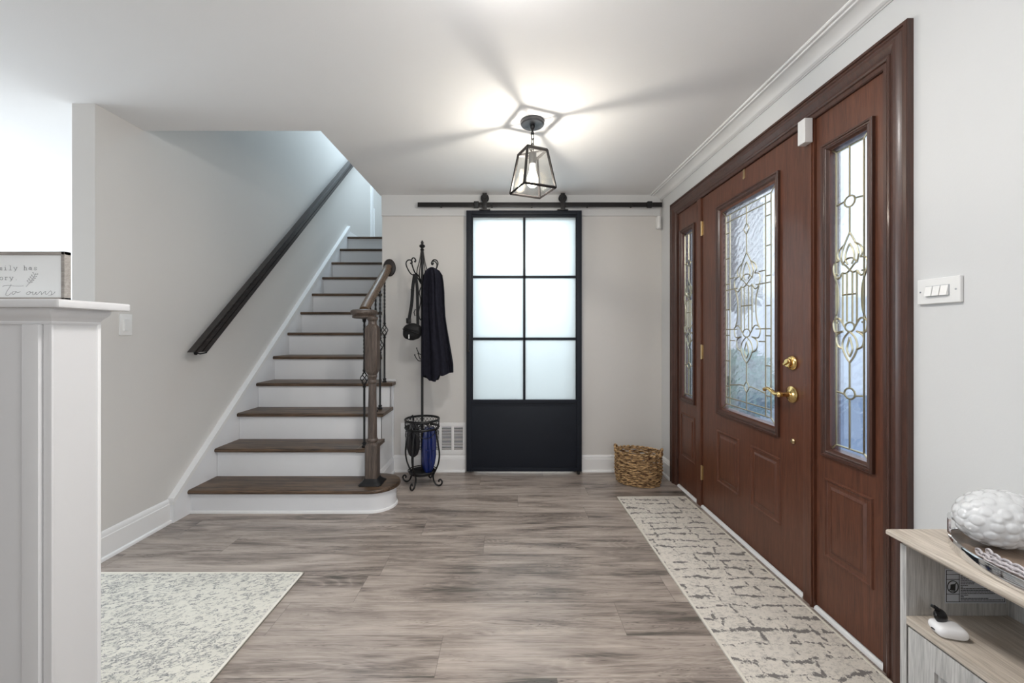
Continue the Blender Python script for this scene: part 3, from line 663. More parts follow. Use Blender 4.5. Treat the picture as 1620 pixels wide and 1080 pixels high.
# ------------------------------------------------------------------ staircase
st = thing('staircase', (-1.5, 2.56, 0), 'staircase with dark stained treads, white risers and a rounded bottom step', 'stairs')
ZTR = [.155, .353, .552, .750, .953, 1.157, 1.360, 1.562, 1.765, 1.968, 2.171, 2.372]
NOSE = [2.56+.2318*i for i in range(12)]
SX0 = -2.026; SX1 = -1.045; SXO = -.955
def out1(off, x0=SX0, back=2.80):
    """outline of the bottom step, grown by off from the riser line"""
    cx, cy, r = -.89, 2.725, .137
    pts = [(x0, cy-r-off), ((x0+cx)/2, cy-r-off)]
    for i in range(19):
        a = -PI/2 + PI*i/18; pts.append((cx+(r+off)*math.cos(a), cy+(r+off)*math.sin(a)))
    pts += [(SXO-.02, cy+r+off), (SXO-.02, back), (x0, back)]
    return pts
m = MB(); t0 = ZTR[0]
m.loft([[(x, y, z) for x, y in out1(o)] for o, z in ((0, 0), (0, t0-.02))], cap=True)
r1 = m.build('riser', 'riser_white', st)
m = MB(); m.loft([[(x, y, z) for x, y in out1(o)] for o, z in ((0, 0), (.010, 0), (.010, .006), (.007, .013), (0, .016))], cap=False); m.build('shoe_moulding', 'trim_white', r1)
m = MB(); m.loft([[(x, y, z) for x, y in out1(o)] for o, z in ((0, t0-.040), (.007, t0-.036), (.009, t0-.028))], cap=False)
m.build('cove_moulding', 'riser_white', r1)
m = MB(); m.loft([[(x, y, z) for x, y in out1(o, back=2.82)] for o, z in ((.016, t0-.028), (.024, t0-.025), (.028, t0-.018), (.028, t0-.010), (.024, t0-.003), (.016, t0))]); m.build('tread', 'tread_wood', st)
def tread(n):
    z = ZTR[n]; y0 = NOSE[n]; yb = NOSE[n+1]+.030 if n < 11 else 5.40
    poly_n = [(y0+.010, z-.028), (y0+.003, z-.024), (y0, z-.017), (y0, z-.010), (y0+.004, z-.003), (y0+.011, z)]
    m = MB(); m.prism(poly_n+[(yb, z), (yb, z-.028)], SX0+.002, SX1, 'X')
    if n < 4:
        yb2 = min(yb+.012 if n < 3 else YF, YF)
        m.box(SX1-.005, -.930, y0, yb2, z-.028, z, .007, 3)
    return m.build('tread', 'tread_wood', st)
def riser(n):
    y = NOSE[n]+.028; x1 = SXO if n < 4 else SX1
    m = MB(); m.box(SX0+.002, x1, y, y+.018, ZTR[n-1]-.005, ZTR[n]-.026)
    m.prism([(y+.002, ZTR[n]-.042), (y-.010, ZTR[n]-.030), (y-.010, ZTR[n]-.026), (y+.002, ZTR[n]-.026)], SX0+.002, x1, 'X')
    return m.build('riser', 'riser_white', st)
for n in range(1, 12): tread(n); riser(n)
# closed side of the first steps
m = MB()
poly = [(2.80, 0), (2.80, ZTR[1]-.03), (NOSE[2]+.03, ZTR[1]-.03), (NOSE[2]+.03, ZTR[2]-.03), (NOSE[3]+.03, ZTR[2]-.03), (NOSE[3]+.03, ZTR[3]-.03), (YF, ZTR[3]-.03), (YF, 0)]
m.prism(poly, SXO-.02, SXO, 'X'); m.box(SXO, SXO+.010, 3.352, YF, .13, ZTR[3]-.03, .002)
m.prism([(SXO+a, z) for a, z in base_prof(.125, .012)], 2.86, YF-.012, 'Y')
m.build('stringer', 'riser_white', st)
m = MB(); m.box(-1.045, -.928, YF-.012, YF, ZTR[3], ZTR[3]+.018, .003); m.build('wall_bead', 'trim_white', st)
# skirt board on the left wall
def skz(y): return .150+.866*(y-2.455)
m = MB()
yA, yB = 2.455, 5.20
m.prism([(yA, 0), (yA, skz(yA)-.012), (yB, skz(yB)-.012), (yB, 2.2), (2.75, 0)], XL, SX0, 'X')
m.build('skirt_board', 'riser_white', st)
m = MB(); m.prism([(yA-.004, skz(yA)-.030), (yA-.004, skz(yA)), (yB, skz(yB)), (yB, skz(yB)-.030)], XL, SX0+.007, 'X')
m.prism([(yA-.004, skz(yA)-.040), (yA-.004, skz(yA)-.028), (yB, skz(yB)-.028), (yB, skz(yB)-.040)], XL, SX0+.003, 'X')
m.build('skirt_cap', 'trim_white', st)
# newel post
NX, NY = -.90, 2.695
def sect(h, sq, z, n=32, cx=NX, cy=NY):
    out = []
    for j in range(n):
        a = 2*PI*(j+.5)/n; c, s_ = math.cos(a), math.sin(a); k = max(abs(c), abs(s_))**sq
        out.append((cx+h*c/k, cy+h*s_/k, z))
    return out
m = MB()
S = [(.040, 1, .160), (.040, 1, .405), (.038, .8, .415), (.033, .3, .424), (.030, 0, .428), (.034, 0, .432), (.036, 0, .440), (.034, 0, .448), (.030, 0, .454), (.0295, 0, .47), (.0285, 0, .60), (.024, 0, .80), (.0235, 0, .815),
     (.029, 0, .820), (.031, 0, .828), (.029, 0, .836), (.025, 0, .842), (.026, 0, .852), (.030, 0, .858), (.031, 0, .866), (.028, 0, .872), (.030, .2, .878), (.036, .7, .892), (.041, .95, .912), (.041, .95, 1.18), (.037, .7, 1.196), (.031, .2, 1.205), (.028, 0, 1.210),
     (.026, 0, 1.222), (.026, 0, 1.230), (.032, 0, 1.238), (.035, 0, 1.244), (.035, 0, 1.258)]
m.loft([sect(h, q, z) for h, q, z in S])
nw = m.build('newel_post', 'newel_wood', st, ang=28)
m = MB(); m.loft([sect(h, 1, z) for h, z in ((.074, .155), (.074, .160), (.070, .166), (.056, .176), (.046, .186), (.042, .194), (.0405, .194))], cap=False); m.build('base_collar', 'black_metal', nw)
m = MB(); m.lathe([(.066, 1.250), (.078, 1.254), (.080, 1.264), (.076, 1.268), (.082, 1.274), (.090, 1.284), (.091, 1.296), (.087, 1.304), (.078, 1.309)], -.975, 2.750, 32, sx=.95, sy=1.08); m.build('newel_cap', 'newel_wood', nw)
# handrail from the newel up to the rosette on the wall
hp = [(-.982, 2.77, 1.305), (-.985, 2.83, 1.346), (-.986, 2.90, 1.392), (-.986, 3.10, 1.526), (-.986, 3.345, 1.690)]
def rail_loft(mb, path, prof):
    rings = []
    for i, p in enumerate(path):
        a = Vector(path[max(i-1, 0)]); b = Vector(path[min(i+1, len(path)-1)]); t = (b-a).normalized()
        sd = t.cross(Vector((0, 0, 1))).normalized(); up = sd.cross(t)
        rings.append([tuple(Vector(p)+sd*u+up*v) for u, v in prof])
    mb.loft(rings)
rp = [(-.020, -.026), (.020, -.026), (.022, -.014), (.019, -.008), (.026, .002), (.030, .012), (.026, .024), (.014, .031), (0, .033), (-.014, .031), (-.026, .024), (-.030, .012), (-.026, .002), (-.019, -.008), (-.022, -.014)]
m = MB(); rail_loft(m, hp, rp); m.build('handrail', 'rail_wood', st, ang=25)
m = MB(); m.lathe([(0, 0), (.056, 0), (.057, .010), (.050, .018), (.040, .020), (0, .021)], 0, 0, 32, sx=.92, sy=1.28, cap=False); m.xf(Matrix.Translation((-.982, YF, 1.694)) @ Matrix.Rotation(R(90), 4, 'X')); m.build('rosette', 'dark_rail_wood', st)
# iron balusters
def baluster(x, y, z0, z1, zb):
    m = MB()
    def bar(a, b, turns):
        n = max(2, int((b-a)/.012)); rings = []
        for i in range(n+1):
            z = a+(b-a)*i/n; th = turns*2*PI*i/n + PI/4
            rings.append([(x+.0082*math.cos(th+PI/2*j), y+.0082*math.sin(th+PI/2*j), z) for j in range(4)])
        m.loft(rings)
    bar(z0, zb-.16, 0); bar(zb-.16, zb-.055, 2)
    knot = [(.006, -.010), (.011, -.006), (.0115, 0), (.011, .006), (.006, .010)]
    m.lathe(knot, x, y, 10, cz=zb-.056); o = m.build('baluster', 'black_metal', st)
    m = MB(); bar(zb+.055, zb+.17, 2); bar(zb+.17, z1, 2.5); m.lathe(knot, x, y, 10, cz=zb+.056); m.build('upper_bar', 'black_metal', o)
    q = MB()
    for k in range(4):
        q.tube([(x+.0255*math.sin(PI*i/12)*math.cos(k*PI/2+i/12*PI*1.1), y+.0255*math.sin(PI*i/12)*math.sin(k*PI/2+i/12*PI*1.1), zb-.050+.1*i/12) for i in range(13)], .0033, 6)
    q.build('twist_basket', 'black_metal', o)
    q = MB(); q.lathe([(.017, 0), (.018, .008), (.012, .014), (.011, .020), (.015, .024), (.014, .030), (.008, .034)], x, y, 12, cz=z0); q.build('shoe', 'black_metal', o)
    if z1 < 1.3 or True:
        q = MB(); q.lathe([(.008, -.034), (.014, -.028), (.012, -.020), (.017, -.012), (.017, 0)], x, y, 12, cz=z1); q.build('top_collar', 'black_metal', o)
def railz(y):
    for i in range(len(hp)-1):
        if hp[i][1] <= y <= hp[i+1][1]:
            f = (y-hp[i][1])/(hp[i+1][1]-hp[i][1]); return hp[i][2]*(1-f)+hp[i+1][2]*f
    return hp[0][2]
for y, n, dz in ((2.838, 1, .479), (2.96, 1, .56), (3.08, 2, .42), (3.19, 2, .503), (3.305, 3, .423)):
    baluster(-1.005, y, ZTR[n], (railz(y)-.036) if y > 2.85 else 1.262, ZTR[n]+dz)

# dark handrail on the left wall
wr = thing('wall_handrail', (-1.985, 2.58, 1.04), 'dark stained handrail climbing the left wall beside the stairs', 'handrail')
def strip(mb, x0, x1, a0, a1, ye=5.8):
    s_ = .895; yl = lambda f: 2.53+.115*f            # f: 0 = top line, 1 = bottom line
    ya, yb = yl(a0), yl(a1)
    mb.prism([(ya, 1.030), (yb, 1.030), (ye, 1.030+s_*(ye-yb)), (ye, 1.030+s_*(ye-ya))], x0, x1, 'X')
m = MB(); strip(m, -2.006, -1.962, 0.0, .14); strip(m, -2.012, -1.955, .12, .45); strip(m, -2.003, -1.966, .44, .62); strip(m, -2.010, -1.960, .60, 1.0)
m.build('rail', 'dark_rail_wood', wr, smooth=False)
for y in (2.65, 3.83, 5.0):
    zr = 1.030+.895*(y-2.645)
    m = MB(); m.tube([(XL+.004, y+.02, zr-.012), (XL+.03, y+.02, zr-.020), (-1.990, y+.022, zr-.012), (-1.983, y+.025, zr+.03)], .005, 8)
    m.tube([(XL, y+.02, zr-.012), (XL+.006, y+.02, zr-.012)], .016, 16)
    m.build('bracket', 'black_metal', wr)

# ------------------------------------------------------------------ coat rack with umbrella stand
RX, RY = -.650, 3.08
cr_ = thing('coat_rack', (RX, RY, 0), 'black wrought iron coat rack with scrolled hooks and an umbrella basket base', 'coat rack')
def rad(ang, prof): return [(RX+r*math.cos(R(ang)), RY+r*math.sin(R(ang)), z) for r, z in prof]
def cm2(prof, n=6): return [(p.x, p.y) for p in catmull([Vector((a, b, 0)) for a, b in prof], n)]
m = MB(); m.tube([(RX, RY, .085), (RX, RY, 1.80)], .0095, 12); m.build('pole', 'black_metal', cr_)
m = MB(); m.lathe([(.006, 1.74), (.012, 1.745), (.014, 1.755), (.009, 1.765), (.009, 1.775), (.016, 1.783), (.012, 1.792), (.007, 1.797), (.020, 1.806), (.023, 1.814), (.018, 1.822), (.008, 1.828), (.011, 1.836), (.010, 1.844), (.003, 1.856)], RX, RY, 16); m.build('finial', 'black_metal', cr_)
for a in (40, 130, 220, 310):
    m = MB(); m.tube(rad(a, cm2([(.007, 1.79), (.022, 1.70), (.043, 1.625), (.040, 1.575), (.010, 1.525)])), .0040, 6); m.build('cage_bar', 'black_metal', cr_)
hk = [(.009, 1.54), (.045, 1.582), (.085, 1.602), (.112, 1.645), (.122, 1.680), (.112, 1.702), (.092, 1.708), (.076, 1.695), (.079, 1.681), (.087, 1.682)]
for a in (182, 243, 355, 35):
    m = MB(); m.tube(rad(a, cm2(hk)), .0048, 8); m.ball(rad(a, [(.087, 1.682)])[0], .0065, 4); m.build('hook', 'black_metal', cr_)
for a in (200, 290, 20):
    m = MB(); m.tube(rad(a, cm2([(.008, 1.53), (.004, 1.51), (.022, 1.46), (.010, 1.40), (.024, 1.33), (.028, 1.29), (.012, 1.25), (.005, 1.27)])), .004, 6); m.build('scroll', 'black_metal', cr_)
for a, z in ((200, .97), (250, .985), (150, 1.02), (0, .97)):
    m = MB(); m.tube(rad(a, cm2([(.008, z-.03), (.028, z-.028), (.045, z-.008), (.056, z+.014)])), .0035, 6); m.ball(rad(a, [(.056, z+.016)])[0], .006, 4); m.build('small_hook', 'black_metal', cr_)
lp = [(.112, .430), (.124, .37), (.140, .29), (.145, .23), (.134, .165), (.106, .105), (.094, .075), (.099, .040), (.118, .014), (.142, .008), (.162, .020), (.168, .040), (.155, .054), (.141, .048), (.143, .036)]
for a in (-108, -18, 72, 162):
    m = MB(); m.tube(rad(a, cm2(lp, 5)), .0062, 8); m.build('leg', 'black_metal', cr_)
m = MB()
for z, r, q in ((.500, .128, .0055), (.492, .1285, .004), (.438, .128, .005), (.430, .124, .004)):
    m.tube([(RX+r*math.cos(2*PI*i/40), RY+r*math.sin(2*PI*i/40), z) for i in range(40)], q, 6, closed=True)
for i in range(30):
    for s_ in (-1, 1):
        a0 = 2*PI*i/30; m.tube([(RX+.128*math.cos(a0+s_*k*.105), RY+.128*math.sin(a0+s_*k*.105), .438+k*.018) for k in range(4)], .0016, 4, cap=False)
m.build('rim_band', 'black_metal', cr_)
m = MB()
for i in range(4):
    a0 = R(-108+90*i)
    m.tube([(RX+.124*math.cos(a0+f*PI/2), RY+.124*math.sin(a0+f*PI/2), .430-.055*math.sin(PI*f)) for f in [k/10 for k in range(11)]], .003, 6)
    m.tube(cm_ := [(RX+.11*f*math.cos(a0), RY+.11*f*math.sin(a0), .47-.05*f) for f in (0.08, .5, 1.1)], .003, 6)
m.build('swag_wire', 'black_metal', cr_)
m = MB(); m.lathe([(0, .088), (.092, .088), (.098, .094), (.098, .106), (.092, .104), (.088, .094), (0, .094)], RX, RY, 32, cap=False)
m.tube([(RX+.104*math.cos(2*PI*i/36), RY+.104*math.sin(2*PI*i/36), .112) for i in range(36)], .004, 6, closed=True); m.build('drip_pan', 'black_metal', cr_)
bpy.context.view_layer.update()
def pleated(name, m_, label, cat, cx, cy, rows, folds, amp, tilt=(0, 0)):
    """rolled umbrella: rows = (z, r)"""
    mb = MB(); rings = []
    for z, r in rows:
        ring = []
        for j in range(64):
            a = 2*PI*j/64; q = r*(1+amp*math.sin(folds*a+z*9))
            ring.append((cx+(z-.1)*tilt[0]+q*math.cos(a), cy+(z-.1)*tilt[1]+q*math.sin(a), z))
        rings.append(ring)
    mb.loft(rings); return mb
ub = thing('umbrella', (RX+.03, RY-.01, .10), 'folded glossy blue umbrella standing in the rack basket', 'umbrella', 'umbrellas in the rack basket')
pleated('canopy', None, '', '', RX+.052, RY-.035, [(.108, .022), (.13, .030), (.17, .040), (.23, .047), (.27, .046), (.30, .047), (.36, .046), (.41, .040), (.445, .030)], 6, .22, (.03, 0)).build('canopy', 'umbrella_blue', ub)
m = MB(); m.tube([(RX+.057, RY-.035, .275), (RX+.058, RY-.035, .285)], .0475, 20); m.build('strap', 'umbrella_blue', ub)
m = MB(); m.tube([(RX+.052, RY-.035, .107), (RX+.062, RY-.035, .47)], .004, 6); m.build('shaft', 'chrome', ub)
uk = thing('umbrella', (RX-.05, RY-.02, .10), 'loosely folded black umbrella left of the blue one in the rack basket', 'umbrella', 'umbrellas in the rack basket')
pleated('canopy', None, '', '', RX-.064, RY-.02, [(.215, .010), (.235, .028), (.28, .040), (.34, .043), (.40, .040), (.445, .032), (.47, .02)], 6, .28, (.0, 0)).build('canopy', 'umbrella_black', uk)
m = MB(); m.tube([(RX-.064, RY-.02, .095), (RX-.064, RY-.02, .50)], .0045, 8); m.tube([(RX-.064, RY-.02, .49), (RX-.064, RY-.02, .515), (RX-.065, RY-.03, .53), (RX-.08, RY-.03, .52), (RX-.085, RY-.03, .50)], .007, 8); m.build('handle', 'umbrella_black', uk)

# jacket hanging from the right hook; outline read at y = 3.03
def px(x, d): return (x-803)/640*d
def pz(y, d): return 1.15+(527-y)/640*d
rows = [(423.5, 681, 687), (425, 678, 690), (428, 674, 695), (435, 671, 699.5), (446, 669, 701.5), (462, 668.5, 702.5), (480, 668, 703), (500, 668, 705), (520, 668, 707.5), (540, 668, 710.5), (560, 667.5, 714), (576, 667, 716.5), (590, 667, 717)]
jm = MB(); rings = []; N_ = 72
for k, (yy, l, r_) in enumerate(rows):
    d = 3.035; x0, x1 = px(l, d), px(r_, d); cx = (x0+x1)/2; hx = (x1-x0)/2; z = pz(yy, d); f = k/(len(rows)-1)
    ring = []
    for j in range(N_):
        a = 2*PI*j/N_; c, s_ = math.cos(a), math.sin(a)
        hy = .030+.030*min(1, f*2.2)
        fold = (.012+.022*f)*(math.sin(5*a+1.1+f*.6)+.5*math.sin(11*a+2.0-f)) * (min(1, k/3))
        fy = fold*(1.1 if s_ < 0 else .4)
        n_ = noise.noise(Vector((c*2, s_*2, z*6)))*.006
        dz = 0
        if k == len(rows)-1:
            u = c
            sm_ = lambda e0, e1, v: (lambda q: q*q*(3-2*q))(min(1, max(0, (v-e0)/(e1-e0))))
            dz = -.022*(1-sm_(-.8, -.5, u))-.056*sm_(-.62, -.42, u)*(1-sm_(.02, .14, u))-.012*sm_(.1, .3, u)+.018*sm_(.35, .95, u)
        ring.append((cx+(hx+n_)*c*abs(c)**-.15 if abs(c) > .01 else cx, 3.030+(hy)*s_+fy*(-1 if s_ < 0 else 1)*.9+n_, z+dz))
    rings.append(ring)
jm.loft(rings)
jo = jm.build('jacket', 'coat_fabric', None, ang=60); jo.data.polygons.foreach_set('use_smooth', [True]*len(jo.data.polygons))
tag(jo, 'charcoal knitted jacket draped over the right hook of the coat rack', 'jacket')
m = MB()   # sleeve hanging in front with its cuff
sl = [(px(x, 3.0), 2.985-.01*math.sin(i), pz(y, 3.0)) for i, (x, y) in enumerate(((684, 428), (686, 450), (687, 480), (687, 510), (688, 540), (689, 570), (690, 585)))]
m.tube(sl, [.016, .021, .022, .024, .026, .027, .027], 14, flat=.75); m.tube([(sl[-1][0], sl[-1][1], sl[-1][2]), (sl[-1][0]+.002, sl[-1][1], sl[-1][2]-.055)], .0285, 14, flat=.75)
so = m.build('sleeve', 'coat_fabric', jo)

bag = thing('belt_bag', (px(652, 3.05), 3.03, 1.13), 'black strapped belt bag hanging from the left hook of the coat rack', 'bag')
def ribbon(mb, pts, w, t=.0018):
    pts = [Vector(p) for p in pts]; rings = []
    for p in pts: rings.append([tuple(p+Vector(q)) for q in ((-w, -t, 0), (w, -t, 0), (w, t, 0), (-w, t, 0))])
    mb.loft(rings)
D = 3.03
P3 = lambda x, y, d=D: (px(x, d), d, pz(y, d))
m = MB(); ribbon(m, catmull([P3(656, 433), P3(653, 455), P3(651.5, 478), P3(648.5, 497), P3(646, 512)], 4), .012); m.build('strap', 'bag_fabric', bag)
m = MB(); ribbon(m, catmull([P3(657, 433, 3.02), P3(660, 456, 3.02), P3(660.5, 480, 3.02), P3(661, 515, 3.02)], 4), .011); m.build('strap', 'bag_fabric', bag)
m = MB(); m.box(px(643, D), px(650.5, D), D-.012, D+.008, pz(511, D), pz(503, D), .004); m.box(px(644.5, D), px(649, D), D-.014, D-.010, pz(509, D), pz(505, D), .002)
m.build('buckle', 'bag_gloss', bag)
m = MB(); m.box(px(650, D), px(655, D), D-.008, D+.006, pz(459, D), pz(457, D), .002); m.build('strap_slider', 'bag_gloss', bag)
m = MB(); m.tube([P3(655, 494), P3(657, 489), P3(660, 492), P3(659, 499), P3(656, 499)], .004, 8, closed=True); m.build('ring', 'bag_gloss', bag)
m = MB()
prs = []
for i in range(13):
    f = i/12; y = 511+27*f; hw = .070*(max(0.03, 1-abs(2*f-1)**3.2))**.5; cxp = 653-1.5*f
    prs.append([(px(cxp, D)+hw*math.cos(a)*abs(math.cos(a))**-.2 if abs(math.cos(a)) > .02 else px(cxp, D), D+.032*math.sin(a)*(max(.05, 1-abs(2*f-1)**3)), pz(y, D)) for a in [2*PI*j/28 for j in range(28)]])
m.loft(prs[::-1]); m.build('pouch', 'bag_fabric', bag)
m = MB(); ribbon(m, [P3(638, 517, 2.995), P3(650, 521, 2.992), P3(664, 524, 2.995)], .006, .004); m.tube([P3(637, 520, 2.992), P3(650, 524, 2.990), P3(662, 528, 2.992)], .007, 8, flat=.6); m.build('belt', 'bag_gloss', bag)
m = MB(); m.box(px(646.2, 2.99), px(647.6, 2.99), 2.988, 2.994, pz(535.5, 2.99), pz(529, 2.99)); m.build('stripe', 'plastic_white', bag)

# ------------------------------------------------------------------ air vent
av = thing('air_vent', (-.62, YF, .139), 'white louvered return air grille low on the wall behind the coat rack', 'air vent')
m = MB(); vx0, vx1, vz0, vz1 = -.889, -.352, .142, .405
cols = [(-.852+i*.1015, -.852+i*.1015+.080) for i in range(5)]
lz0, lz1 = .178, .372
m.box(vx0, vx1, YF-.006, YF, lz1, vz1, .0015); m.box(vx0, vx1, YF-.006, YF, vz0, lz0, .0015)
edges = [vx0]+[v for c in cols for v in c]+[vx1]
for i in range(0, len(edges), 2): m.box(edges[i], edges[i+1], YF-.006, YF, lz0-.002, lz1+.002, .0005)
for zz in (.391, .158):
    for xx in (-.86, -.38): m.ball((xx, YF-.006, zz), .004, 4)
m.build('grille_plate', 'trim_white', av)
for a, b in cols:
    m = MB(); nl = 16
    for k in range(nl):
        z = lz0+(k+.5)*(lz1-lz0)/nl
        m.prism([(YF-.006, z-.0045), (YF-.005, z-.0045), (YF+.006, z+.005), (YF+.005, z+.005)], a, b, 'X')
    m.prism([(YF-.0005, lz0), (YF-.0001, lz0), (YF-.0001, lz1), (YF-.0005, lz1)], a, b, 'X')
    m.build('louver_bank', 'trim_white', av, smooth=False)
MB().box(vx0+.02, vx1-.02, YF-.0016, YF-.0004, lz0-.005, lz1+.005).build('vent_shadow', 'vent_dark', av)

# ------------------------------------------------------------------ wicker basket
wb = thing('wicker_basket', (1.012, 3.135, 0), 'round brown wicker basket with loop handles on the floor in the corner', 'basket')
BR = R(-22); BX, BY = 1.008, 3.125
def ell(a, r, z, rx=.172, ry=.128):
    u, v = rx*r*math.cos(a), ry*r*math.sin(a)
    return (BX+u*math.cos(BR)-v*math.sin(BR), BY+u*math.sin(BR)+v*math.cos(BR), z)
def brad(z): return .90+.085*min(1, z/.10)+.01*math.sin(z*20)
rnd = random.Random(3)
m = MB(); NR = 19; NS = 14
for k in range(NR):
    z0 = .008+k*.0120; ph = rnd.random()*6; pts = []
    for i in range(112):
        a = 2*PI*i/112
        wv = .030*math.sin(NS*a+PI*(k % 2)); j = .03*noise.noise(Vector((a*5, k*3.1, 1.0)))
        pts.append(ell(a, brad(z0)+wv+j, z0+.007*noise.noise(Vector((a*4, k*2.3, 5)))+.002*math.sin(3*a+ph)))
    m.tube(pts, [.0058*(1+.35*noise.noise(Vector((i*.31, k, 2)))) for i in range(112)], 6, closed=True, flat=1.0)
m.build('weave', 'basket_straw', wb)
m = MB()
for s_ in range(NS):
    a = 2*PI*(s_+.5)/NS
    m.tube([ell(a, brad(z)+.022*math.sin(z*300), z) for z in [.004+i*.0077 for i in range(30)]], .006, 6)
m.build('stake', 'basket_straw', wb)
m = MB()
for q in (0, PI):
    m.tube([ell(2*PI*i/120, 1.0+.028*math.cos(i*.75+q), .236+.008*math.sin(i*.75+q)) for i in range(120)], .0068, 6, closed=True)
m.build('rim', 'basket_straw', wb)
for c in (PI, 0):
    m = MB()
    for q in (0, 2.1, 4.2):
        m.tube([ell(c-.42+.84*f, 1.02+.02*math.cos(f*26+q), .240+.030*math.sin(PI*f)**.6+.005*math.sin(f*26+q)) for f in [i/30 for i in range(31)]], .0055, 6)
    m.build('handle', 'basket_straw', wb)
m = MB(); m.loft([[ell(2*PI*i/40, .9, .006) for i in range(40)], [ell(2*PI*i/40, .9, .012) for i in range(40)]]); m.build('base', 'basket_straw', wb)

# ------------------------------------------------------------------ pendant lantern
LX, LY = .135, 2.19
pl = thing('pendant_lantern', (LX, LY, ZC), 'tapered clear glass lantern hanging on a short chain from the ceiling', 'pendant light')
m = MB(); m.lathe([(0, 0), (.062, 0), (.064, -.004), (.064, -.018), (.060, -.023), (.012, -.025), (0, -.025)], LX, LY, 36, cz=ZC, cap=False); m.build('canopy', 'gunmetal', pl)
m = MB(); m.lathe([(.013, -.025), (.014, -.034), (.010, -.042), (.006, -.046), (.006, -.060), (.009, -.062), (.009, -.068), (.004, -.070)], LX, LY, 16, cz=ZC); m.build('stem', 'black_metal', pl)
def link(mb, c, ang, hl=.017, hw=.0085, r=.0023):
    pts = []
    for i in range(16):
        a = 2*PI*i/16; u = hw*math.cos(a); v = (hl-hw)*(1 if math.sin(a) > 0 else -1)+hw*math.sin(a)
        pts.append((c[0]+u*math.cos(ang), c[1]+u*math.sin(ang), c[2]+v))
    mb.tube(pts, r, 6, closed=True)
m = MB()
for k, z in enumerate((2.214, 2.187, 2.160, 2.141)): link(m, (LX, LY, z), .5+PI/2*k)
m.build('chain', 'bronze_metal', pl)
A0 = math.atan2(-.12, -.049)
ZB, ZU = 1.922, 2.128
cb = [(LX+.129*math.cos(A0+k*PI/2), LY+.129*math.sin(A0+k*PI/2), ZB) for k in range(4)]
cu = [(LX+.082*math.cos(A0+k*PI/2), LY+.082*math.sin(A0+k*PI/2), ZU) for k in range(4)]
m = MB()
for k in range(4):
    j = (k+1) % 4
    m.tube([cb[k], cb[j]], .0075, 4); m.tube([cu[k], cu[j]], .0095, 4); m.tube([cb[k], cu[k]], .0068, 4)
m.tube([cu[0], cu[2]], .005, 4); m.tube([cu[1], cu[3]], .005, 4)
m.build('lantern_frame', 'bronze_metal', pl, smooth=False)
for k in range(4):
    j = (k+1) % 4
    n_ = (Vector(cb[j])-Vector(cb[k])).cross(Vector(cu[k])-Vector(cb[k])).normalized()*.0008
    q = [Vector(cb[k]), Vector(cb[j]), Vector(cu[j]), Vector(cu[k])]
    m = MB(); m.loft([[tuple(v-n_) for v in q], [tuple(v+n_) for v in q]]); m.build('glass_panel', 'lantern_glass', pl, smooth=False)
m = MB(); m.lathe([(.020, ZU-.002), (.021, ZU-.004), (.019, ZU-.050), (.017, ZU-.062)], LX, LY, 20); m.build('socket', 'gunmetal', pl)
m = MB(); m.lathe([(.013, 2.066), (.014, 2.050), (.018, 2.025), (.028, 1.998), (.031, 1.975), (.028, 1.955), (.016, 1.942), (.002, 1.938)], LX, LY, 24); m.build('bulb', 'bulb_glow', pl)
m = MB()
for k in range(6):
    a = k*PI/3; m.tube([(LX+.006*math.cos(a), LY+.006*math.sin(a), 2.05), (LX+.011*math.cos(a), LY+.011*math.sin(a), 1.965)], .0012, 5)
m.build('filament', 'filament', pl)
pt = bpy.data.lights.new('bulb_light', 'POINT'); pt.energy = 10; pt.color = (1.0, .93, .84); pt.shadow_soft_size = .016
po = bpy.data.objects.new('bulb_light', pt); C.objects.link(po); po.location = (LX, LY, 1.965)

# added flush ceiling lamp, kept out of view, put in as fill light
fl = thing('added_fill_lamp', (0.0, 1.04, ZC), 'added unseen fill lamp, a round white dome with a brass ring', 'added fill light')
m = MB(); m.lathe([(0, 0), (.150, 0), (.158, -.006), (.158, -.022), (.150, -.028), (0, -.028)], 0, 1.04, 40, cz=ZC, cap=False); m.build('ring', 'antique_brass', fl)
m = MB(); m.lathe([(.148, -.026), (.146, -.040), (.130, -.062), (.095, -.082), (.050, -.093), (.001, -.096)], 0, 1.04, 40, cz=ZC); m.build('fill_dome', 'fill_dome_glow', fl)

# ------------------------------------------------------------------ rugs
def rug(name, x0, x1, y0, y1, m_, t=.008, rot=0):
    mb = MB(); mb.box(x0, x1, y0, y1, .0, t, .003, 2)
    o = mb.build(name, m_, None, origin=((x0+x1)/2, (y0+y1)/2, 0)); o.rotation_euler.z = rot
    q = MB()
    w_ = .010
    for a in ((x0, x0+w_, y0, y1), (x1-w_, x1, y0, y1), (x0, x1, y0, y0+w_), (x0, x1, y1-w_, y1)): q.box(*a, .0005, t+.0012, .002)
    b = q.build('bound_edge', 'rug_binding', None, origin=((x0+x1)/2, (y0+y1)/2, 0)); b.location = (0, 0, 0); b.parent = o
    return o
r_ = rug('runner_rug', .772, 1.254, 1.10, 2.832, 'runner_pile', rot=R(.5)); tag(r_, 'narrow distressed cream runner rug along the front door', 'rug')
r_ = rug('area_rug', -3.0, -.972, 1.16, 1.932, 'area_pile', t=.010); tag(r_, 'pale speckled grey rug on the floor beside the half wall', 'rug')

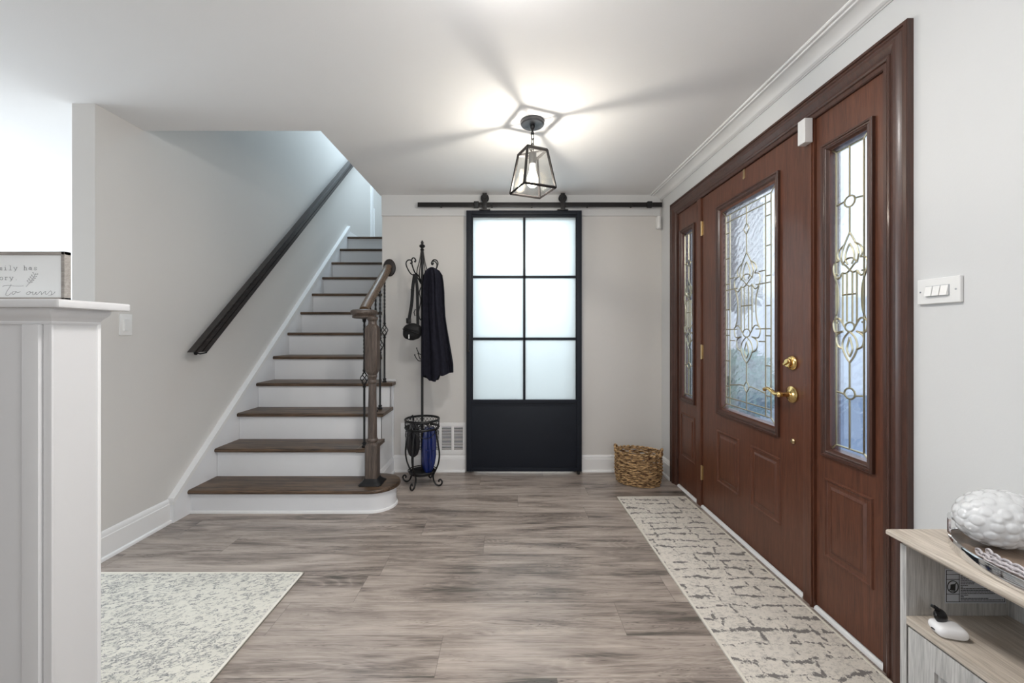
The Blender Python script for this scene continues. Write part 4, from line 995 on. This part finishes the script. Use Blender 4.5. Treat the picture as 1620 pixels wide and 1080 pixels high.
# ------------------------------------------------------------------ sign with lettering on the half wall
sg = thing('framed_sign', (-1.27, 1.03, 1.2325), 'white lettered sign in a pale wooden frame standing on the half wall cap', 'sign')
SZ0, SZ1, SXa, SXb, SY = 1.2327, 1.3585, -1.60, -1.1285, 1.030
m = MB(); f_ = .0085
m.box(SXa, SXb, SY, SY+.016, SZ1-f_, SZ1, .0008); m.box(SXa, SXb, SY, SY+.016, SZ0, SZ0+f_, .0008)
m.box(SXa, SXa+f_, SY, SY+.016, SZ0, SZ1, .0008); m.box(SXb-f_, SXb, SY, SY+.016, SZ0, SZ1, .0008)
m.build('frame', 'sign_wood', sg); MB().box(SXa+.004, SXb-.004, SY+.005, SY+.012, SZ0+.004, SZ1-.004).build('board', 'sign_paper', sg, smooth=False)
# letters as strokes in a unit box: x 0..1 advance, z 0 baseline, 1 x-height
def arc(cx, cz, rx, rz, a0, a1, n=10): return [(cx+rx*math.cos(R(a0+(a1-a0)*i/n)), cz+rz*math.sin(R(a0+(a1-a0)*i/n))) for i in range(n+1)]
G = {
 'a': [arc(.42, .42, .30, .32, 0, 360), [(.74, .95), (.74, .05), (.92, 0)], [(.15, .82), (.35, .98), (.62, .95), (.74, .75)]],
 'e': [[(.12, .5), (.85, .5)], arc(.48, .5, .36, .5, 0, 320)],
 'f': [[(.62, 1.5), (.5, 1.62), (.36, 1.5), (.36, 0)], [(.1, .95), (.7, .95)], [(.15, 0), (.6, 0)]],
 'h': [[(.05, 1.55), (.22, 1.55), (.22, 0)], [(.22, .7), (.4, .95), (.62, .95), (.74, .75), (.74, 0)], [(.08, 0), (.38, 0)], [(.6, 0), (.9, 0)]],
 'i': [[(.2, .95), (.5, .95), (.5, 0)], [(.15, 0), (.85, 0)], [(.45, 1.38), (.5, 1.44)]],
 'l': [[(.2, 1.55), (.5, 1.55), (.5, 0)], [(.15, 0), (.85, 0)]],
 'm': [[(.0, .95), (.14, .95), (.14, 0)], [(.14, .8), (.3, .97), (.48, .85), (.48, 0)], [(.48, .8), (.64, .97), (.84, .85), (.84, 0)], [(.04, 0), (.24, 0)], [(.4, 0), (.58, 0)], [(.74, 0), (.96, 0)]],
 'o': [arc(.5, .48, .36, .5, 0, 360)],
 'r': [[(.08, .95), (.3, .95), (.3, 0)], [(.3, .6), (.5, .92), (.75, .95), (.85, .85)], [(.1, 0), (.6, 0)]],
 's': [[(.8, .72), (.78, .9), (.5, .98), (.24, .85), (.26, .6), (.7, .42), (.78, .2), (.52, 0), (.22, .08), (.2, .28)]],
 't': [[(.36, 1.35), (.36, .2), (.5, 0), (.75, .08)], [(.1, .95), (.75, .95)]],
 'v': [[(.1, .95), (.5, 0), (.9, .95)]],
 'y': [[(.12, .95), (.5, .05)], [(.88, .95), (.42, -.35), (.15, -.42)], [(.02, .95), (.25, .95)], [(.75, .95), (.98, .95)]],
 '.': [[(.44, .0), (.5, .06), (.54, 0), (.44, 0)]],
 'E': [[(.15, 0), (.15, 1.5), (.85, 1.5), (.85, 1.3)], [(.15, .78), (.6, .78)], [(.05, 0), (.85, 0), (.85, .25)]],
}
def text_strokes(mb, s_, x, z, adv, xh, r=.00042):
    for ch in s_:
        for stroke in G.get(ch, []):
            mb.tube([(x+u*adv*.82, SY+.0046, z+v*xh) for u, v in stroke], r, 5)
        x += adv
m = MB()
adv = .0128; xh = .0075
xe = -1.2000        # right end of the first line
text_strokes(m, 'Every family has', xe-16*adv, 1.3115, adv, xh)
text_strokes(m, 'a story.', -1.2548-8*adv+.006, 1.2865, adv, xh)
m.build('typed_lettering', 'ink_grey', sg)
def w2(x, y): return (x, y)
m = MB()   # script line "welcome to ours" drawn as pen strokes, picture coordinates of the sign turned to the board plane
K = 1.03/640
def pen(pts, r=.00036): 
    q = catmull([Vector(((a-803)*K, SY+.0046, 1.15+(527-b)*K)) for a, b in pts], 5); m.tube(q, r, 5)
pen([(0.5, 453), (3, 451.5), (10, 451), (20, 452), (30, 452), (34, 451.5)])
pen([(14, 449.5), (11, 455), (7, 461), (5.5, 466), (8, 467.5), (12, 465), (14, 462.5)])
pen([(21, 460.5), (17, 461), (15.5, 464), (17.5, 465.5), (20.5, 463), (22, 460.5), (24, 462.5), (29, 461)])
pen([(42, 461), (38.5, 463), (39.5, 465.5), (43.5, 464.5), (45, 461.5), (42.5, 460.5), (45.5, 462.5), (49, 461)])
pen([(49, 461), (48, 465), (50.5, 465.5), (54, 461.5), (53.5, 465), (56, 465), (59, 462), (61, 460), (62, 463), (62.5, 465.5), (66, 462), (69, 460)])
pen([(69, 460), (68.5, 464.5), (71, 465), (74.5, 461.5), (77, 459.5), (78.5, 463), (77, 466.5), (73, 466.5)]); pen([(77, 466.5), (81, 464.5), (84, 461)])
for k_ in range(3): pen([(-20-26*k_, 461), (-24-26*k_, 465.5), (-28-26*k_, 461), (-32-26*k_, 465), (-38-26*k_, 460), (-44-26*k_, 462)])
m.build('script_lettering', 'ink_grey', sg)
m = MB()   # twig
pen([(38, 453), (43, 447), (48, 441), (51, 436), (53, 432)])
for a, b in ((43, 447), (45.5, 444), (48, 441), (50, 438), (52, 434)):
    for dx, dz in ((-3.2, -3.4), (4.2, -1.2)):
        pen([(a, b), (a+dx*.6, b+dz*.4), (a+dx, b+dz)], .0003); m.ball(((a+dx-803)*K, SY+.0046, 1.15+(527-b-dz)*K), .0016, 3, sx=1, sy=.2, sz=.7)
m.build('twig_drawing', 'ink_grey', sg)

# ------------------------------------------------------------------ switches and small white devices
sw = thing('light_switch', (XL, 2.178, 1.195), 'single white rocker light switch on the left wall', 'light switch')
m = MB(); m.box(XL, XL+.006, 2.143, 2.214, 1.138, 1.253, .003); m.build('cover_plate', 'plastic_white', sw)
m = MB(); m.box(XL+.004, XL+.009, 2.162, 2.195, 1.162, 1.229, .002); m.prism([(XL+.009, 2.164), (XL+.012, 2.164), (XL+.009, 2.193)], 1.165, 1.226, 'Z'); m.build('rocker', 'plastic_white', sw)
sw = thing('light_switch', (XR, 1.198, 1.275), 'white triple rocker light switch plate right of the front door', 'light switch')
m = MB(); m.box(XR-.011, XR, 1.139, 1.259, 1.238, 1.314, .004, 3); m.build('cover_plate', 'plastic_white', sw)
MB().box(XR-.0125, XR-.006, 1.166, 1.232, 1.260, 1.292, .0008).build('rocker_bay', 'plastic_grey', sw)
for k in range(3):
    a = 1.1675+k*.0216
    m = MB(); m.prism([(XR-.011, 1.2615), (XR-.0200, 1.2615), (XR-.0140, 1.2905), (XR-.011, 1.2905)], a, a+.0195, 'Y'); m.build('rocker', 'plastic_white', sw)
for y in (1.150, 1.249):
    m = MB(); m.ball((XR-.011, y, 1.276), .003, 4, sx=.5); m.build('screw', 'plastic_grey', sw)
ds = thing('door_sensor', (XR-.02, 1.71, 2.0), 'white plastic contact sensor on the frame above the front door', 'sensor')
m = MB(); m.box(XR-.042, XR-.008, 1.692, 1.735, 1.950, 2.052, .004, 3); m.build('sensor_body', 'plastic_white', ds)
m = MB(); m.box(XR-.016, XR+.006, 1.744, 1.756, 1.975, 2.030, .003); m.build('magnet', 'plastic_white', ds)
md = MB(); md.lathe([(0, 2.010), (.012, 2.010), (.016, 2.013), (.0175, 2.020), (.0175, 2.108), (.0165, 2.113), (0, 2.113)], 1.247, 3.338, 24, cap=False)
md.box(1.232, 1.262, 3.342, 3.370, 2.022, 2.105, .002)
tag(md.build('motion_sensor', 'plastic_white', None), 'small white motion sensor high in the corner under the rail', 'sensor')

# ------------------------------------------------------------------ console table
CY = 1.056; CXF = .987; CTZ = .640; YE = -.25
ct = thing('console_table', (1.14, .4, 0), 'pale grey oak console cabinet with an open shelf at the right edge', 'console table')
ed = [(0, CTZ-.004), (.002, CTZ), (.30, CTZ), (.30, CTZ-.027), (.022, CTZ-.027), (.018, CTZ-.022), (.012, CTZ-.018), (.006, CTZ-.017), (0, CTZ-.012)]
m = MB()
rings = []
for a, z in [(0, CTZ-.012), (0, CTZ-.004), (.002, CTZ)]: rings.append([(CXF+a, YE+a, z), (1.283, YE+a, z), (1.283, CY-a, z), (CXF+a, CY-a, z)])
low = [(.024, CTZ-.028), (.020, CTZ-.021), (.014, CTZ-.017), (.005, CTZ-.0155)]
rings = [[(CXF+a, YE+a, z), (1.283, YE+a, z), (1.283, CY-a, z), (CXF+a, CY-a, z)] for a, z in low]+rings
m.loft(rings); m.build('top', 'console_oak_y', ct, ang=25)
F = CXF+.018
m = MB(); m.box(F, 1.270, CY-.036, CY-.020, 0, CTZ-.027, .0008); m.build('side_panel', 'console_oak_z', ct)
m = MB(); m.box(F, 1.270, YE+.02, YE+.036, 0, CTZ-.027, .0008); m.build('side_panel', 'console_oak_z', ct)
m = MB(); m.box(1.262, 1.270, YE+.036, CY-.036, .03, CTZ-.027); m.build('back_panel', 'console_oak_z', ct)
m = MB(); m.box(F, 1.262, YE+.036, CY-.036, .418, .4385, .0015); m.build('shelf', 'console_oak_y', ct)
m = MB(); m.box(F+.01, 1.262, YE+.036, CY-.036, .05, .066); m.build('bottom_board', 'console_oak_y', ct)
for a, b in ((.52, 1.016), (.016, .514), (-.20, .010)):
    d = MB(); z0, z1 = .058, .413; w_ = .062; x0, x1 = F+.001, F+.019
    d.box(x0, x1, a, a+w_, z0, z1, .001); d.box(x0, x1, b-w_, b, z0, z1, .001)
    d.box(x0, x1, a+w_-.001, b-w_+.001, z1-w_, z1, .001); d.box(x0, x1, a+w_-.001, b-w_+.001, z0, z0+w_, .001)
    do = d.build('cabinet_door', 'console_oak_z', ct)
    e = MB(); e.box(x0+.008, x1-.003, a+w_-.003, b-w_+.003, z0+w_-.003, z1-w_+.003); e.build('door_panel', 'console_oak_z', do)
    e = MB(); e.ball((x0-.012, a+.03, .28), .010, 6); e.tube([(x0, a+.03, .28), (x0-.012, a+.03, .28)], .004, 8); e.build('knob', 'black_metal', do)
# paper warning label on the inside of the end panel
lb = MB(); SYL = CY-.0365; lb.box(1.102, 1.255, SYL-.0006, SYL, .470, .5565); lo = lb.build('label_sheet', 'label_paper', ct, smooth=False)
m = MB(); yl_ = SYL-.0012
def lrect(x0, x1, z0, z1, w_=.0005):
    for q in ((x0, x1, z0-w_, z0+w_), (x0, x1, z1-w_, z1+w_), (x0-w_, x0+w_, z0, z1), (x1-w_, x1+w_, z0, z1)): m.box(q[0], q[1], yl_, SYL-.0006, q[2], q[3])
lrect(1.105, 1.1375, .474, .553); lrect(1.105, 1.252, .474, .553)
for z in (.4935, .5305, .5430): m.box(1.105, 1.1375, yl_, SYL-.0006, z-.0005, z+.0005)
rw = random.Random(5)
for k in range(18):
    z = .4785+k*.0041; x = 1.141
    while x < 1.247:
        w_ = .002+rw.random()*.006; m.box(x, min(x+w_, 1.249), yl_, SYL-.0006, z-.0007, z+.0008); x += w_+.0012
        if rw.random() < .06: break
    if k % 2: continue
m.tube([(1.1212+.0135*math.cos(2*PI*i/28), SYL-.0009, .512+.0150*math.sin(2*PI*i/28)) for i in range(28)], .0010, 6, closed=True)
m.prism([(1.1150, .503), (1.1270, .502), (1.1280, .519), (1.1155, .5175)], yl_, SYL-.0006, 'Y'); m.tube([(1.1115, SYL-.0012, .5030), (1.1305, SYL-.0012, .5225)], .0008, 5); m.box(1.1145, 1.1285, yl_, SYL-.0006, .4995, .5010)
m.build('label_print', 'ink_black', lo, smooth=False)

# things on the console
tcx, tcy, trx, try_ = 1.142, .800, .135, .216
tr = thing('oval_tray', (tcx, tcy, CTZ), 'shiny chrome rimmed oval tray with a wooden base on the console', 'tray')
def oring(a, z): return [(tcx+(trx+a)*math.cos(2*PI*i/64), tcy+(try_+a)*math.sin(2*PI*i/64), z) for i in range(64)]
m = MB(); m.loft([oring(-.003, CTZ), oring(0, CTZ+.001), oring(.0005, CTZ+.024), oring(-.001, CTZ+.0265), oring(-.004, CTZ+.0265), oring(-.005, CTZ+.023), oring(-.006, CTZ+.010)], cap=False); m.build('rim', 'chrome', tr)
m = MB(); m.loft([oring(-.005, CTZ+.002), oring(-.005, CTZ+.010)]); m.build('tray_base', 'tray_wood', tr)
for s_ in (1,):
    m = MB()
    ha = R(120)
    def hpnt(a, z): return (tcx+(trx+.002)*math.cos(a), tcy+(try_+.002)*math.sin(a), z)
    rr = []
    for i in range(9):
        a = ha-.17+.34*i/8
        rr.append([hpnt(a, CTZ+.022), hpnt(a, CTZ+.066), (hpnt(a, 0)[0]+.004, hpnt(a, 0)[1]-.002, CTZ+.066), (hpnt(a, 0)[0]+.004, hpnt(a, 0)[1]-.002, CTZ+.022)])
    m.loft(rr); m.build('handle', 'chrome', tr)
# bumpy ceramic egg
EX, EY, EZ = 1.153, .946, .7215
eg = MB(); rings = []; ea, eb, ec = .097, .062, .066
EZ = CTZ+.011+ec
rg = random.Random(2); cand = []
for i in range(2600):
    v = Vector((rg.gauss(0, 1), rg.gauss(0, 1), rg.gauss(0, 1))).normalized(); cand.append((v.x*ea, v.y*eb, v.z*ec))
sel = [cand[0]]; dm = [1e9]*len(cand)
for k in range(104):
    lx, ly, lz = sel[-1]; best = 0
    for i, (x, y, z) in enumerate(cand):
        d_ = (x-lx)**2+(y-ly)**2+(z-lz)**2
        if d_ < dm[i]: dm[i] = d_
        if dm[i] > dm[best]: best = i
    sel.append(cand[best])
pts = [Vector(q) for q in sel]
NA, NBB = 150, 96
for i in range(NBB+1):
    th = PI*i/NBB; th = min(max(th, .01), PI-.01); ring = []
    for j in range(NA):
        ph = 2*PI*j/NA; v = Vector((math.cos(th), math.sin(th)*math.cos(ph), math.sin(th)*math.sin(ph)))
        sp_ = Vector((v.x*ea, v.y*eb, v.z*ec)); q = min((sp_-p).length_squared for p in pts)**.5/.0124
        h = (1-q**5)*.0034 if q < 1 else 0
        n_ = Vector((v.x/ea, v.y/eb, v.z/ec)).normalized()
        ring.append((EX+v.x*(ea-.0036)+n_.x*h, EY+v.y*(eb-.0036)+n_.y*h, EZ+v.z*(ec-.0036)+n_.z*h))
    rings.append(ring)
eg.loft(rings)
eo = eg.build('ceramic_egg', 'ceramic_white', None, ang=80); tag(eo, 'white bumpy ceramic egg ornament resting on the chrome tray', 'ornament')
# bead chain
m = MB()
cpath = catmull([Vector(p) for p in ((1.064, .915, CTZ+.017), (1.052, .885, CTZ+.016), (1.050, .855, CTZ+.017), (1.052, .825, CTZ+.016), (1.058, .79, CTZ+.017), (1.066, .75, CTZ+.016), (1.08, .71, CTZ+.016))], 3)
cpath2 = [p+Vector((.019, -.004, .001)) for p in cpath]
for path in (cpath, cpath2):
    for i in range(len(path)-1):
        p = (path[i]+path[i+1])/2; t = (path[i+1]-path[i]).normalized(); sd = t.cross(Vector((0, 0, 1))).normalized()
        nn = Vector((0, 0, 1)) if i % 2 else sd
        bb = t.cross(nn).normalized()
        m.tube([tuple(p+t*(.0105*math.cos(2*PI*k/12))+bb*(.0070*math.sin(2*PI*k/12))) for k in range(12)], .0024, 6, closed=True)
co = m.build('bead_chain', 'chain_white', None); tag(co, 'pale decorative link chain lying on the tray before the egg', 'chain')
m = MB(); m.ball((1.158, .74, CTZ+.024), .020, 8, sx=1.3, sz=.65); so_ = m.build('polished_stone', 'stone_white', None); tag(so_, 'small smooth white stone on the tray at the right edge', 'stone')
# earbud case and black fob on the shelf
ec_ = thing('earbud_case', (1.035, .96, .4385), 'glossy white earbud charging case lying on the open shelf', 'earbud case')
m = MB(); rings = []
for i in range(13):
    th = PI*i/12; hh = -math.cos(th)*.0125; rs = max(.02, math.sin(th))**.30
    rings.append([(1.040+(.030*rs)*abs(math.cos(a))**.42*(1 if math.cos(a) > 0 else -1), .955+(.0235*rs)*abs(math.sin(a))**.42*(1 if math.sin(a) > 0 else -1), .4515+hh) for a in [2*PI*j/40 for j in range(40)]])
m.loft(rings); m.xf(Matrix.Translation((1.040, .955, 0)) @ Matrix.Rotation(R(-16), 4, 'Z') @ Matrix.Translation((-1.040, -.955, 0)))
m.build('case_body', 'earbud_white', ec_, ang=60)
m = MB(); m.box(1.0085, 1.0105, .955, .964, .4485, .4515, .0008); m.build('charging_port', 'ink_black', ec_)
m = MB(); m.ball((0, 0, 0), .017, 8, sx=1.15, sy=.35, sz=.95); m.box(-.028, -.010, -.004, .004, .006, .014, .003); m.xf(Matrix.Translation((1.035, .967, .4740)) @ Matrix.Rotation(R(35), 4, 'Y') @ Matrix.Rotation(R(-15), 4, 'X'))
kf = m.build('key_fob', 'bag_gloss', None); tag(kf, 'small black key fob propped on the white earbud case', 'key fob')

# ------------------------------------------------------------------ outside: shrub, tree and a pale post seen through the door glass
def shrub(name, c, rx, rz, n, m_, label, leaf=.05, seed=1):
    rg = random.Random(seed); t = thing(name, (c[0], c[1], -.12), label, 'shrub')
    b = MB()
    for i in range(n):
        u = Vector((rg.gauss(0, 1), rg.gauss(0, 1), rg.gauss(0, 1))).normalized()*(rg.random()**.4)
        p = Vector((c[0]+u.x*rx, c[1]+u.y*rx, c[2]+u.z*rz)); d1 = Vector((rg.gauss(0, 1), rg.gauss(0, 1), rg.gauss(0, 1))).normalized()*leaf; d2 = d1.cross(u).normalized()*leaf*.35
        vs = [b.bm.verts.new(q) for q in (p-d1, p+d2, p+d1, p-d2)]; b.bm.faces.new(vs)
    b.build('foliage', m_, t, smooth=False)
    q = MB(); q.tube([(c[0], c[1], -.12), (c[0], c[1], c[2])], .03, 8); q.build('stem', 'casing_wood', t)
mat('leaf_green', (0.05, 0.20, 0.12), 0.5, noise_amt=.4); mat('leaf_dark', (0.04, 0.03, 0.035), 0.6, noise_amt=.5)
shrub('potted_shrub', (2.75, 4.75, .55), .34, .40, 2600, 'leaf_green', 'green shrub outside seen through the lower door glass', .09, 4)
shrub('dark_tree', (3.15, 5.5, 2.25), .40, .80, 3600, 'leaf_dark', 'dark tree crown outside seen through the upper door glass', .12, 9)
struct('trim_5', MB().box(3.2, 3.42, 4.85, 5.07, -.12, 3.2, .01), 'trim_white', 'white porch post outside the front door')
